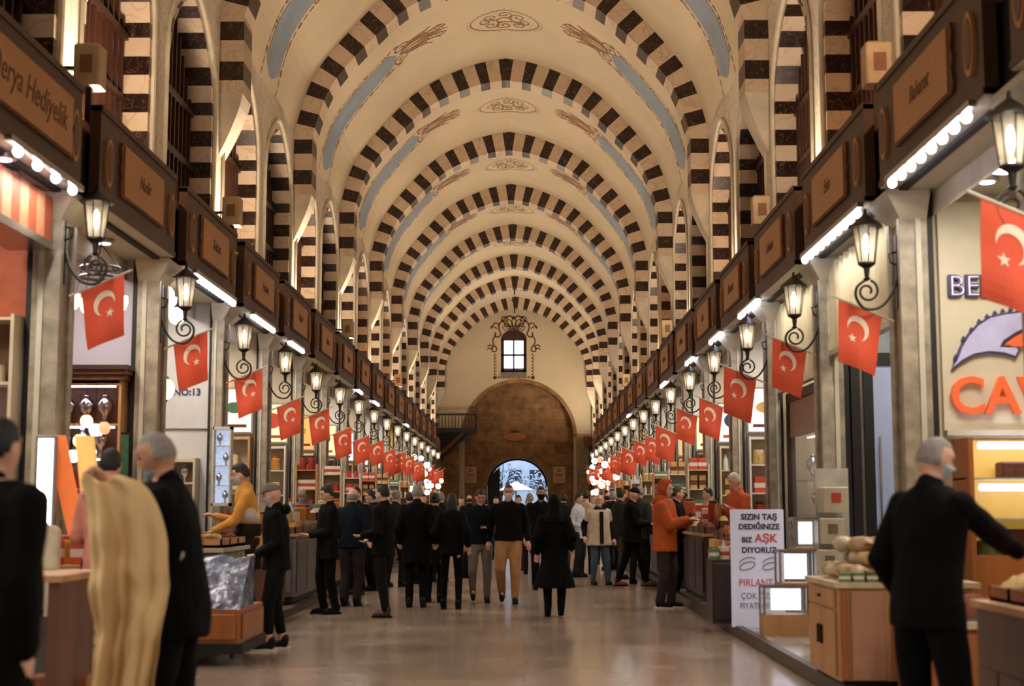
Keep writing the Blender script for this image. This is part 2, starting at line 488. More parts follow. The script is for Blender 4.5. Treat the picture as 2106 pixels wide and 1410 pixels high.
# ------------------------------------------------------------------ floor, platforms
m = MB(); m.quad((AX-7,YB,0),(AX+7,YB,0),(AX+7,YE+.9,0),(AX-7,YE+.9,0), floorm); struct(m, 'floor', fix=False)
m = MB(); m.box(AX+2.84, AX+6.6, 4.0, 65, .004, .10, tilem); struct(m, 'floor_platform_right')
m = MB(); m.box(AX+2.78, AX+2.86, 4.0, 65, .003, .115, darkstone); struct(m, 'trim_kerb_right')
m = MB(); m.box(AX-6.6, AX-2.62, 4.0, 14.0, .004, .06, tilem); m.box(AX-6.6, AX-2.7, 14.0, 65, .004, .06, tilem); struct(m, 'floor_platform_left')
m = MB(); m.box(AX-2.62, AX-2.55, 4.0, 14.05, .003, .07, darkstone); m.box(AX-2.7, AX-2.64, 14.05, 65, .003, .07, darkstone); struct(m, 'trim_kerb_left')

# ------------------------------------------------------------------ closed end behind the camera
m = MB(); m.box(AX-7, AX+7, YB-.2, YB, 0, 13.5, wallpl); struct(m, 'wall_back')

# ------------------------------------------------------------------ far end wall
YW = YE
def circ_arch(cx, zc, r, a0=0, a1=PI, n=32, q=1.0):
    return [(cx+r*math.cos(a0+(a1-a0)*k/n), zc+q*r*math.sin(a0+(a1-a0)*k/n)) for k in range(n+1)]
# big stone arch (recess) and gate outline measured on the wall plane
S0 = at(955, 900, YW); S1 = at(1180, 900, YW); SC_ = (S0.x+S1.x)/2; SR = (S1.x-S0.x)/2
ztop = at(1065, 786, YW).z; zsp = ztop - SR*1.0
YG = YW + 1.1
g0 = at(1001, 1000, YG); g1 = at(1127, 1000, YG); gc = (g0.x+g1.x)/2; gr = (g1.x-g0.x)/2; gt = at(1064, 941, YG).z; gs = gt-gr*.92
# lunette wall with the arched recess cut out and a window hole
m = MB()
def wall_with_arch(m, Y, x0, x1, z1, hole, mt, th=.0):
    """front face at y=Y; hole = outline from right foot over the crown to left foot"""
    top = max(p[1] for p in hole)
    n = len(hole)
    for i in range(n-1):
        (xa, za), (xb, zb) = hole[i], hole[i+1]
        m.quad((xa, Y, za), (xb, Y, zb), (xb, Y, z1), (xa, Y, z1), mt)
    m.quad((hole[0][0], Y, 0), (x1, Y, 0), (x1, Y, z1), (hole[0][0], Y, z1), mt)
    m.quad((x0, Y, 0), (hole[-1][0], Y, 0), (hole[-1][0], Y, z1), (x0, Y, z1), mt)
hole = [(SC_+SR, 0.0)] + circ_arch(SC_, zsp, SR, n=36) + [(SC_-SR, 0.0)]
zl = ztop+.06
wall_with_arch(m, YW, AX-7, AX+7, zl, hole, plaster)
w0 = at(1030, 775, YW); w1 = at(1083, 775, YW); wb, wt = w0.z, at(1057, 692, YW).z; wxc = (w0.x+w1.x)/2; ww = (w1.x-w0.x)/2
warch = at(1057, 683, YW).z
m.quad((AX-7,YW,zl),(w0.x,YW,zl),(w0.x,YW,13.2),(AX-7,YW,13.2), plaster)
m.quad((w1.x,YW,zl),(AX+7,YW,zl),(AX+7,YW,13.2),(w1.x,YW,13.2), plaster)
m.quad((w0.x,YW,zl),(w1.x,YW,zl),(w1.x,YW,wb),(w0.x,YW,wb), plaster)
ar = circ_arch(wxc, wt-.1, ww, n=12, q=.75)
for i in range(12):
    (xa, za), (xb, zb) = ar[i], ar[i+1]
    m.quad((xa,YW,za),(xb,YW,zb),(xb,YW,13.2),(xa,YW,13.2), plaster)
out = [(w1.x, wb)] + ar + [(w0.x, wb)]
for i in range(len(out)-1):
    (xa, za), (xb, zb) = out[i], out[i+1]; m.quad((xa,YW,za),(xb,YW,zb),(xb,YW+.6,zb),(xa,YW+.6,za), wallpl)
m.quad((w0.x,YW,wb),(w1.x,YW,wb),(w1.x,YW+.6,wb),(w0.x,YW+.6,wb), stone2)
struct(m, 'wall_far', fix=False)
# stone lining of the recess
m = MB()
for i in range(len(hole)-1):
    (xa, za), (xb, zb) = hole[i], hole[i+1]
    m.quad((xa,YW,za),(xb,YW,zb),(xb,YG,zb),(xa,YG,za), stone)
    if 0 < i < len(hole)-2:
        def o(p, k): return (SC_+(p[0]-SC_)*k, zsp+(p[1]-zsp)*k)
        A, B = o(hole[i], 1.06), o(hole[i+1], 1.06)
        m.loft([[(xa,YW-.03,za),(A[0],YW-.03,A[1]),(A[0],YW+.02,A[1]),(xa,YW+.02,za)], [(xb,YW-.03,zb),(B[0],YW-.03,B[1]),(B[0],YW+.02,B[1]),(xb,YW+.02,zb)]], stone)
gh = [(gc+gr, 0.0)] + circ_arch(gc, gs, gr, n=24, q=.92) + [(gc-gr, 0.0)]
wall_with_arch(m, YG, AX-7, AX+7, 9.0, gh, stone)
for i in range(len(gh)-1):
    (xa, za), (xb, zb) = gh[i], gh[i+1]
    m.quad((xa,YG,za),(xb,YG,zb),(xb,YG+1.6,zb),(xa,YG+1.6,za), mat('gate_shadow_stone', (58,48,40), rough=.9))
    if 0 < i < len(gh)-2:
        k = 1.16; A = (gc+(xa-gc)*k, gs+(za-gs)*k); B = (gc+(xb-gc)*k, gs+(zb-gs)*k)
        m.loft([[(xa,YG-.05,za),(A[0],YG-.05,A[1]),(A[0],YG+.01,A[1]),(xa,YG+.01,za)], [(xb,YG-.05,zb),(B[0],YG-.05,B[1]),(B[0],YG+.01,B[1]),(xb,YG+.01,zb)]], mat('gate_voussoir', (146,112,76), rough=.85, var=.2, vs=2))
m.quad((AX-7,YG+1.6,0),(gc-gr,YG+1.6,0),(gc-gr,YG+1.6,9),(AX-7,YG+1.6,9), stone)
m.quad((gc+gr,YG+1.6,0),(AX+7,YG+1.6,0),(AX+7,YG+1.6,9),(gc+gr,YG+1.6,9), stone)
struct(m, 'wall_gate', fix=False)
# pale buttress to the right of the recess and dark pier on the cornice
b0 = at(1186, 990, YW-.5); b1 = at(1212, 990, YW-.5)
m = MB(); m.box(b0.x, b1.x, YW-.5, YW+.02, 0, at(1190, 892, YW-.5).z, stone2); struct(m, 'trim_buttress')
d0 = at(1216, 900, YW-.6); d1 = at(1229, 900, YW-.6)
m = MB(); m.box(d0.x, d1.x, YW-.6, YW, 0, at(1220, 826, YW-.6).z, darkstone)
m.box(at(1201,895,YW-.6).x, d0.x, YW-.6, YW, at(1201,917,YW-.6).z, at(1201,897,YW-.6).z, mat('red_beam', (120,56,28), var=.2)); struct(m, 'trim_beam')
e0 = at(884, 900, YW-.5); e1 = at(905, 900, YW-.5)

# the four-pane window, frame and sill
m = MB(); zb = at(1057, 765, YW).z; pl = at(1032,700,YW).x; pr = at(1081,700,YW).x
def bar(x0, x1, z0, z1): m.box(x0, x1, YW+.32, YW+.42, z0, z1, redwood)
t = .17
for (x0, x1, z0, z1) in ((w0.x, w0.x+t, zb, wt), (w1.x-t, w1.x, zb, wt), (w0.x, w1.x, zb, zb+t), (w0.x, w1.x, wt-t, wt), (wxc-.04, wxc+.04, zb, wt), (w0.x, w1.x, (zb+wt)/2-.05, (zb+wt)/2+.05)): bar(x0, x1, z0, z1)
arw = circ_arch(wxc, wt-.12, ww, n=12, q=.75)
m.prism(arw + [(w0.x, wt-.14), (w1.x, wt-.14)][:0], YW+.3, YW+.4, redwood)
struct(m, 'window_1')
pane = mat('window_daylight_glass', (200,215,230), rough=.3, var=0, em=0.0, trans=.9)
m = MB(); m.quad((w0.x,YW+.38,zb),(w1.x,YW+.38,zb),(w1.x,YW+.38,wt),(w0.x,YW+.38,wt), pane); struct(m, 'window_1_pane', fix=False)
m = MB(); m.box(w0.x, w1.x, YW-.06, YW+.35, wb-.02, zb, mat('grey_sill', (120,116,108), rough=.8)); struct(m, 'trim_sill')
# painted scrollwork round the window
m = MB(); pxm = (w1.x-w0.x)/53.0
def fw(p): q = at(p[0], p[1], YW); return (q.x, YW-.015, q.z)
def rib2(pts, w): ribbon(m, pts, w*1.35, mat('dark_ornament_paint', (104,66,42), rough=.7, var=.15, vs=14), fw)
for sg in (-1, 1):
    C0 = 1057
    def M(pts): return [(C0+sg*(x-C0), y) for x, y in pts]
    rib2(M([(1057+q[0], 672+q[1]) for q in [(0,0),(6,-1),(13,-3),(20,-8),(26,-14),(24,-20),(17,-21),(13,-15),(17,-11),(22,-13)]]), .9)
    rib2(M([tuple(p[:2]) for p in catmull([(1057,656,0),(1064,650,0),(1072,652,0),(1080,659,0),(1087,666,0),(1088,676,0),(1084,686,0),(1089,693,0),(1096,690,0),(1094,683,0)], 5)]), 1.1)
    rib2(M([tuple(p[:2]) for p in catmull([(1086,668,0),(1094,664,0),(1100,668,0),(1104,676,0)], 5)]), .9)
    rib2(M([tuple(p[:2]) for p in catmull([(1092,676,0),(1098,672,0),(1106,672,0)], 5)]), .8)
    rib2(M([tuple(p[:2]) for p in catmull([(1094,690,0),(1100,698,0),(1099,708,0),(1093,715,0),(1094,722,0),(1101,722,0),(1102,715,0),(1098,712,0)], 5)]), 1.0)
    rib2(M([tuple(p[:2]) for p in catmull([(1100,712,0),(1106,709,0),(1111,713,0)], 4)]), .9)
    rib2(M([tuple(p[:2]) for p in catmull([(1100,717,0),(1107,716,0),(1112,719,0)], 4)]), .8)
    for a in range(4):
        an = a*.42; ca, sa = math.cos(an), math.sin(an); Lf = 27-a*3.2
        leaf = [(0,0),(4.5,-Lf*.45),(3.2,-Lf*.8),(0,-Lf),(-3.2,-Lf*.8),(-4.5,-Lf*.45),(0,0)]
        rib2(M([tuple(p[:2]) for p in catmull([(1057+x*ca-y*sa+a*2.2, 678+x*sa+y*ca, 0) for x, y in leaf], 4)]), .6)
    for k in range(14):
        rib2(M([(1095.5+(1.5 if k % 2 else -.5), 728+k*3.4), (1095.5+(1.5 if k % 2 else -.5), 730.2+k*3.4)]), .9 if k % 2 else 1.6)
    for k in range(9):
        rib2(M([(1059+k*4.6, 776+(1 if k % 2 else -1)), (1061.6+k*4.6, 776)]), 1.0 if k % 2 else 1.9)
    rib2(M(spiral(1096, 776, 3.5, .8, 0, 1.3)), .8)
o = m.build('trim_window_ornament', fix=False); o['kind'] = 'structure'

# ------------------------------------------------------------------ balcony and stair at the far left
bal = thing('balcony', 'black iron railed balcony over the dark stair beside the stone gate arch', 'balcony', (at(930,880,YW-1.2).x, YW-1.2, 0))
m = MB(); ox = bal.location.x
def lx(px): return at(px, 880, YW-1.2).x-ox
zdk = at(930, 881, YW-1.2).z; zrl = at(930, 853, YW-1.2).z
m.box(lx(884), lx(978), -.7, 1.15, zdk-.25, zdk, black); m.build('deck', bal)
m = MB()
for k in range(15):
    x = lx(884)+(lx(978)-lx(884))*k/14; m.box(x-.02, x+.02, -.68, -.64, zdk, zrl, black)
m.box(lx(884), lx(978), -.7, -.62, zrl-.06, zrl+.04, black); m.box(lx(978)-.04, lx(978)+.02, -.7, 1.1, zrl-.06, zrl+.04, black)
for k in range(5): m.box(lx(978)-.02, lx(978)+.02, -.6+k*.4, -.56+k*.4, zdk, zrl, black)
m.build('railing', bal)
m = MB(); zz = at(905, 945, YW-1.2).z
m.prism([(lx(884), zdk), (lx(966), zdk), (lx(966), zdk-.3), (lx(905), zz), (lx(884), zz)], -.3, 1.15, black, 'XZ'); m.build('stair_underside', bal)
m = MB()
p = [(lx(957), zdk-.3), (lx(978), zdk-.3), (lx(902), zz-.15), (lx(896), zz+.2)]
m.prism([(lx(957), at(957,884,YW-1.2).z), (lx(976), at(957,884,YW-1.2).z), (lx(976), at(957,889,YW-1.2).z), (lx(960), at(957,889,YW-1.2).z), (lx(900), at(900,946,YW-1.2).z), (lx(897), at(897,938,YW-1.2).z)], -.45, -.3, mat('stair_string', (112,68,38), var=.2)); m.build('handrail', bal)
# stair block wall beside the gate
m = MB(); m.box(at(895,990,YW-1).x, at(944,990,YW-1).x, YW-.9, YW+.02, 0, at(930,900,YW-1).z, stone)
struct(m, 'wall_stair')

# plaque and posters on the gate wall
pq = at(1059, 898, YG-.1)
o = thing('plaque', 'oval golden plaque with dark lettering high above the stone gate', 'plaque', (pq.x, YG-.01, pq.z))
m = MB(); gold = mat('gilded_plaque', (176,112,58), rough=.5, var=.15)
n = 32; m.loft([[(.62*math.cos(2*PI*k/n), y, .2*math.sin(2*PI*k/n)*(1+.12*math.cos(8*PI*k/n))) for k in range(n)] for y in (-.06, .0)], gold); m.build('panel', o)
m = MB(); m.loft([[(.2*math.cos(2*PI*k/n), y, .27+.09*math.sin(2*PI*k/n)) for k in range(n)] for y in (-.05, 0)], darkwood); m.build('crest', o)
text('MISIR ÇARŞISI', .13, (0, -.064, 0), (PI/2,0,0), brownpaint, o, extrude=.003)
for px, nm in ((968, 'cream poster with red heading on the stone wall near the dark stair'), (1150, 'cream poster with red heading on the stone wall near the pale buttress')):
    q = at(px, 976, YG-.05); w_ = .32; h_ = .44
    o = thing('poster', nm, 'poster', (q.x, YG-.03, q.z)); 
    m = MB(); m.box(-w_, w_, -.04, 0, -h_, h_, mat('poster_cream', (196,170,132), var=.06)); m.build('sheet', o)
    m = MB(); red = mat('poster_red', (158,66,40), var=.1)
    for z, a in ((.02, .22), (-.06, .18)): m.box(-a, a, -.046, -.04, z-.025, z+.025, red)
    m.loft([[(.13*math.cos(2*PI*k/16), y, .24+.1*math.sin(2*PI*k/16)) for k in range(16)] for y in (-.046,-.04)], mat('poster_ochre', (170,128,92), var=.1))
    for z in (-.18,-.24,-.3): m.box(-.2, .2, -.045, -.04, z-.012, z+.012, mat('poster_grey', (150,128,100), var=.1))
    m.build('print', o)

# hooks hanging from the last crowns
for i, (px, py, y) in enumerate(((1058, 583, 68.0), (1058, 625, 74.6))):
    x, z = at(px, py, y).x, pf(0)[1]-.45
    o = thing('ceiling_hook', ['iron hook on a short rod below the last but one arch crown', 'iron rod below the crown of the last striped arch'][i], 'hook', (x, y, 0))
    m = MB(); m.tube([(0,0,z),(0,0,z-.5)], .03, black); 
    if i == 0: m.tube([(0+.14*math.sin(a*.5), 0, z-.6-.12*(1-math.cos(a*.5))+.0) for a in range(10)], .025, black)
    m.build('rod', o)

# ------------------------------------------------------------------ the street beyond the gate
YO = YG+1.6
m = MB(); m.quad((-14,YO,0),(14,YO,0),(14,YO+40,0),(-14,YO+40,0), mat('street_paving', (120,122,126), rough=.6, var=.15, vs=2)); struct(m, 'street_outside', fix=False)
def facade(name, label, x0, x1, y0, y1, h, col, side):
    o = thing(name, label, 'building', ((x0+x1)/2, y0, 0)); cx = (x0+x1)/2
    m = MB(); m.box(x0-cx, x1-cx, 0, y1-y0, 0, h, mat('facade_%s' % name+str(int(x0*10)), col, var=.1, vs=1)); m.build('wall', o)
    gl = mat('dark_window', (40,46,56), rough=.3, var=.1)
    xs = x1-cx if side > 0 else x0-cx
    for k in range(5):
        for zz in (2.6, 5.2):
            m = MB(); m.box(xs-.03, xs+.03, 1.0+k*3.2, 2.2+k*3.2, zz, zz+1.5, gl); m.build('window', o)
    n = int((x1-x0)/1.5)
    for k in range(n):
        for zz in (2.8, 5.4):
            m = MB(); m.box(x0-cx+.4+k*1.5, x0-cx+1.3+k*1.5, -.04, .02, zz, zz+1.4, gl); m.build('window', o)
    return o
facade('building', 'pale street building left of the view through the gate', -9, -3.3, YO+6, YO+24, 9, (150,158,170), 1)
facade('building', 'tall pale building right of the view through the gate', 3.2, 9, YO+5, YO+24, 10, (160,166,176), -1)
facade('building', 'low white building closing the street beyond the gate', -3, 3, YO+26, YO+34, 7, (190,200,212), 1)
def tree(x, y, h, label, seed):
    random.seed(seed)
    o = thing('street_tree', label, 'tree', (x, y, 0), 0, 'trees outside the gate')
    m = MB(); m.tube([(0,0,0),(.05,0,h*.4),(.1,.1,h*.6)], [.16,.12,.07], darkwood)
    for k in range(7):
        a = random.random()*6.28; m.tube([(.05,0,h*.4),(math.cos(a)*.8,math.sin(a)*.8,h*.6+random.random()*h*.25)], [.06,.02], darkwood, n=5)
    m.build('trunk', o)
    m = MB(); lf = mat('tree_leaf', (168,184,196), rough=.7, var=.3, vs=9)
    for k in range(420):
        a = random.random()*6.28; r = random.random()**.5*1.6; z = h*.62+(random.random()-.4)*h*.55*(1-r/2.2)
        c = V((r*math.cos(a), r*math.sin(a), z)); d = V((random.uniform(-1,1),random.uniform(-1,1),random.uniform(-1,1))).normalized(); e = d.orthogonal().normalized()
        s = .11; m.quad(c-d*s, c-e*s*.6, c+d*s, c+e*s*.6, lf)
    m.build('foliage', o, fix=False)
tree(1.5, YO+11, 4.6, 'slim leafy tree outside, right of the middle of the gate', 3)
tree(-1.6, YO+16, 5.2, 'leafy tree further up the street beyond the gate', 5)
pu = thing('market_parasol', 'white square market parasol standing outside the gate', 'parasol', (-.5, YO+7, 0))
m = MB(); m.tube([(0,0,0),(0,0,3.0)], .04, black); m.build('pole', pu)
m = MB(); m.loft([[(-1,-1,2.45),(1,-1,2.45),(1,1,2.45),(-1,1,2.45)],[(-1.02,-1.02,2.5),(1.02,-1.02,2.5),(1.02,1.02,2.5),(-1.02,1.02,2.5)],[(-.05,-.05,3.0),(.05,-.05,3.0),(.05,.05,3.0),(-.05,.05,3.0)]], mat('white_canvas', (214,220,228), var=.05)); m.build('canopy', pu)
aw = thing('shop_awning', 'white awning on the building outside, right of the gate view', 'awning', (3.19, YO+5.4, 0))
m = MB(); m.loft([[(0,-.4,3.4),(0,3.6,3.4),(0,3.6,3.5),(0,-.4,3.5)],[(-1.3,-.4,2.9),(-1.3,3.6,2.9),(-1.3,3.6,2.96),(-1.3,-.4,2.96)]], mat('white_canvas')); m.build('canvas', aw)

gd = thing('gate_door', 'tall dark door leaf folded back inside the left of the stone gate', 'door', (gc-gr+.03, YG+.5, 0))
m = MB(); m.prism([(0,0),(.66,0),(.66,gs+gr*.62),(.3,gs+gr*.42),(0,gs+.1)], 0, .1, black, 'XZ'); m.build('leaf', gd)
m = MB(); m.box(.1,.56,-.03,0,.4,1.6,darkwood); m.build('panel', gd)
m = MB(); n = 20
for i in range(n):
    a0, a1 = PI*i/n, PI*(i+1)/n
    m.loft([[(gc+gr*k*math.cos(a), yy, gs+gr*k*.92*math.sin(a)) for k in (1.0, .93)] + [(gc+gr*k*math.cos(a), yy, gs+gr*k*.92*math.sin(a)) for k in ()] for a, yy in ((a0, YG+.9),)]*1 + [[(gc+gr*k*math.cos(a1), YG+.9, gs+gr*k*.92*math.sin(a1)) for k in (1.0,.93)]], black, caps=False)
o = m.build('trim_gate_rim', fix=False); o['kind'] = 'structure'
# ------------------------------------------------------------------ shop fronts
NS = 17            # shops in each row; beyond them plain stone walls
YN = PY[NS]+.2
LEFT, RIGHT = -1, 1
side_name = {-1: 'left', 1: 'right'}
AXL = -0.40
PIER = 3.76
def rx(sg, d): return AXL+sg*d
cream = mat('shop_cream', (206,190,160), rough=.55, var=.05, vs=2)
white = mat('shop_white', (214,208,202), rough=.5, var=.04, vs=2)
lav = mat('shop_lavender', (196,188,204), rough=.5, var=.04, vs=1)
brick = mat('shop_orange', (176,84,48), rough=.6, var=.15, vs=5)
beige = mat('shop_beige', (192,174,146), rough=.55, var=.08, vs=4, stretch=(1,1,.2))
ochre = mat('shop_ochre', (206,164,84), rough=.5, var=.1, vs=3)
grey = mat('shop_grey', (120,112,104), rough=.5, var=.1, vs=3)
wood = mat('counter_wood', (158,94,50), rough=.4, var=.16, vs=5, stretch=(1,1,.12), coat=.2)
wood2 = mat('pale_wood', (190,142,94), rough=.45, var=.12, vs=5, stretch=(1,1,.12))
wood3 = mat('brown_wood', (104,66,42), rough=.5, var=.2, vs=6, stretch=(1,1,.2))
metal = mat('steel', (170,168,166), rough=.25, metal=.9, var=.05)
iron = mat('lamp_iron', (34,24,18), rough=.45, metal=.3, var=.1)
glass = mat('clear_glass', (235,238,240), rough=.03, var=0, alpha=.16, spec=.8)
lampglass = mat('lantern_glass', (240,232,214), rough=.1, var=0, alpha=.3, spec=.6)
bulbm = mat('bulb_glow', (255,240,214), var=0, em=14, emc=(255,236,205))
coolm = mat('tube_glow', (235,236,255), var=0, em=9, emc=(226,228,255))
warmglow = mat('warm_glow', (255,220,160), var=0, em=6, emc=(255,214,150))
ceilglow = mat('shop_lamp_glow', (255,244,230), var=0, em=40, emc=(255,244,228))
boardm = mat('sign_board_brown', (74,49,34), rough=.55, var=.08, vs=2)
plaqm = mat('plaque_tan', (178,126,78), rough=.5, var=.06, vs=3)
plaqedge = mat('plaque_edge', (96,58,30), rough=.5, var=.2, vs=20)
ink = mat('sign_ink', (92,50,30), rough=.6, var=0)
soffit = mat('soffit_cream', (190,182,160), rough=.5, var=.04)
gapshade = mat('gap_shade', (16,11,8), rough=.8, var=.1)  # near-black stands for the darkness seen between the boards

# piers, partitions, back walls, ceilings
for sg in (-1, 1):
    P = lambda d: rx(sg, d)
    m = MB(); m.box(P(6.35), P(6.45), YB, YN, 0, 4.4, white); struct(m, 'wall_%s_back' % side_name[sg])
    m = MB(); m.box(P(PIER), P(6.45), YB, YN, 4.22, 4.32, soffit); struct(m, 'ceiling_%s_shops' % side_name[sg])
    m = MB(); m.box(P(BF+.1), P(WALL+.05), YB, YN, 4.90, 4.98, mat('cornice_wood', (120,72,44), rough=.7, var=.15, vs=3)); struct(m, 'trim_%s_cornice' % side_name[sg])
    m = MB(); m.box(P(PIER-.03), P(PIER+.04), YB, YN, 4.2, 4.92, gapshade); struct(m, 'trim_%s_fascia' % side_name[sg])  # dark box filling the board gaps, shade put into its colour
    m = MB(); m.box(P(WALL-.12), P(WALL+.1), YN, YE, 0, 5.02, stone); struct(m, 'wall_%s_far' % side_name[sg])
    m = MB(); m.box(P(PIER), P(PIER+.1), YB, PY[0]-SH, 0, 4.2, beige); struct(m, 'wall_%s_near' % side_name[sg])
def pier_mesh(sg, wd):
    m = MB()
    x0, x1 = 0, sg*wd
    m.box(x0, x1, -.22, .22, .0, .32, stone2); m.box(x0+sg*.03, x1, -.19, .19, .32, 3.98, pierst)
    m.box(x0-sg*.012, x1, -.215, -.14, .32, 3.98, pierst); m.box(x0-sg*.012, x1, .14, .215, .32, 3.98, pierst)
    m.box(x0+sg*wd*.55, x0+sg*wd*.75, -.235, -.2, .32, 3.98, soffit)
    m.loft([[(x0+sg*.02,-.2,3.95),(x1,-.2,3.95),(x1,.2,3.95),(x0+sg*.02,.2,3.95)], [(x0-sg*.13,-.34,4.16),(x1,-.34,4.16),(x1,.34,4.16),(x0-sg*.13,.34,4.16)], [(x0-sg*.13,-.34,4.22),(x1,-.34,4.22),(x1,.34,4.22),(x0-sg*.13,.34,4.22)]], soffit)
    m.box(x1, x1+sg*(.02+wd*.2), -.16, .16, 0, 4.22, black)
    me = m.mesh('pillar'); recalc(me); return me
for sg in (-1, 1):
    near, far = pier_mesh(sg, .24), pier_mesh(sg, .14)
    for i, y in enumerate(PY[:NS+1]):
        o = link('pillar_%s_%d' % (side_name[sg], i+1), near if i < 4 else far); o.location = (rx(sg, PIER), y, 0); o['kind'] = 'structure'
PARTM = {(-1,2): brick, (-1,3): lav, (-1,4): white, (-1,5): cream, (-1,6): beige, (-1,7): cream, (-1,8): white, (1,2): cream, (1,3): mat('bluish_wall', (140,146,160), var=.1), (1,4): beige, (1,5): white, (1,6): cream, (1,7): white, (1,8): beige}
cyc = [cream, white, beige, ochre, white]
for sg in (-1, 1):
    for i, y in enumerate(PY[:NS+1]):
        m = MB(); mt = PARTM.get((sg, i-0), cyc[(i*2+sg) % 5])
        m.box(rx(sg, PIER+(.28 if i < 4 else .17)), rx(sg, 6.4), y-.05, y+.05, 0, 4.25, mt); struct(m, 'wall_%s_partition_%d' % (side_name[sg], i+1))

# ---- sign boards above every shop
words_ = ['Derya Hediyelik', 'Sultan', 'Kervan', 'Lokum', 'Hazine', 'Safran', 'Baharat', 'Nadir', 'Pazar', 'Esin']
def make_board(sg, i):
    y = PY[i]+SH/2; L = SH-.55
    look = ['brown shop sign board with tan scalloped plaque', ][0]
    if sg < 0 and i == 1: lab = 'brown sign board with long script, nearest one in the left row'
    else: lab = 'brown sign board with tan scalloped plaque, %s of the %s row' % (ORD[i], side_name[sg])
    o = thing('sign_board', lab, 'sign', (rx(sg, BF), y, 4.25), 0, 'sign boards over the %s shops' % side_name[sg])
    Z = sg
    m = MB(); m.box(0, Z*.1, -L/2, L/2, 0, .92, boardm); m.box(-Z*.015, Z*.1, -L/2, L/2, .87, .93, boardm); m.box(-Z*.015, Z*.1, -L/2, L/2, -.01, .04, boardm)
    m.build('panel', o)
    pl = 1.5 if i != 1 or sg > 0 else 2.1
    m = MB(); h = .27; pts = []
    for k in range(9): pts.append((pl/2+.05*math.sin(k/8*PI*5)**2+.04, .46-h+2*h*k/8))
    poly = [(-pl/2, .46-h), (pl/2, .46-h)] + pts + [(pl/2, .46+h), (-pl/2, .46+h)] + [(-a, b) for a, b in reversed(pts)]
    m.prism(poly, -Z*.03, 0, plaqedge, 'YZ'); m.build('plaque_edge', o)
    m = MB(); m.prism([(-pl/2, .46-h+.02), (pl/2, .46-h+.02), (pl/2, .46+h-.02), (-pl/2, .46+h-.02)], -Z*.045, -Z*.02, plaqm, 'YZ'); m.build('plaque', o)
    for e in (-1, 1):
        m = MB(); n = 14; yc = e*(L/2-.24)
        m.loft([[(xx, yc+.11*math.cos(2*PI*k/n), .42+.24*math.sin(2*PI*k/n)) for k in range(n)] for xx in (-Z*.03, 0)], plaqm); 
        m.loft([[(xx, yc+.08*math.cos(2*PI*k/n), .42+.19*math.sin(2*PI*k/n)) for k in range(n)] for xx in (-Z*.036, -Z*.02)], plaqedge); m.build('medallion', o)
    w = words_[0] if (sg < 0 and i == 1) else words_[(i*3+(sg > 0)*2) % 9+1]
    text(w, .3 if (sg < 0 and i == 1) else .2, (-Z*.047, 0, .47), (PI/2, 0, PI/2 if sg < 0 else -PI/2), ink, o, extrude=.002, shear=.3, sx=.9)
    m = MB(); m.box(0, Z*.32, -L/2, L/2, -.02, .01, soffit); m.build('soffit', o)
    return o
for sg in (-1, 1):
    for i in range(NS): make_board(sg, i)

# ---- rows of bulbs and tubes along the lower edge of some boards
def bulb_row(sg, y0, y1, n, label):
    o = thing('bulb_strip', label, 'light strip', (rx(sg, BF-.03), y0, 4.2))
    m = MB(); m.box(-.03, .03, 0, y1-y0, 0, .05, metal); m.build('rail', o)
    for k in range(n):
        m = MB(); m.ell((0, (k+.5)/n*(y1-y0), -.035), (.04,.05,.045), coolm, 10, 6); m.build('bulb', o, smooth=True)
def tube_lamp(sg, y0, y1, label):
    o = thing('tube_light', label, 'lamp', (rx(sg, BF-.02), y0, 4.2))
    m = MB(); m.box(-.04, .04, 0, y1-y0, .01, .05, metal); m.build('housing', o)
    m = MB(); m.tube([(0,.03,-.02),(0,y1-y0-.03,-.02)], .035, coolm, 10); m.build('tube', o, smooth=True)
bulb_row(1, 9.75, 12.1, 8, 'row of round white bulbs under the largest board on the right')
bulb_row(1, 13.1, 15.9, 10, 'row of small white bulbs under the second large board on the right')
bulb_row(-1, 10.6, 12.4, 4, 'three or four round bulbs under the nearest board on the left')
bulb_row(-1, 16.8, 19.2, 12, 'beaded light strip under the third board of the left row')
for sg, y0, y1, t in ((-1, 20.5, 22.3, 'white tube light under the fourth board of the left row'), (-1, 23.8, 25.3, 'white tube light under the fifth board of the left row'), (1, 19.0, 20.7, 'white tube light under the third board of the right row'), (1, 22.6, 24.0, 'white tube light under the fifth board on the right row'), (1, 26.4, 27.6, 'white tube light under the sixth board on the right row'), (-1, 33.6, 34.6, 'short white tube light halfway down the left row'), (-1, 37.2, 38.6, 'short white tube light past the middle of the left row'), (1, 31.5, 32.8, 'short white tube light halfway down the right row'), (-1, 47.5, 48.6, 'small white tube light far down the left row'), (1, 42.5, 43.5, 'small white tube light far down the right row')):
    tube_lamp(sg, y0, y1, t)

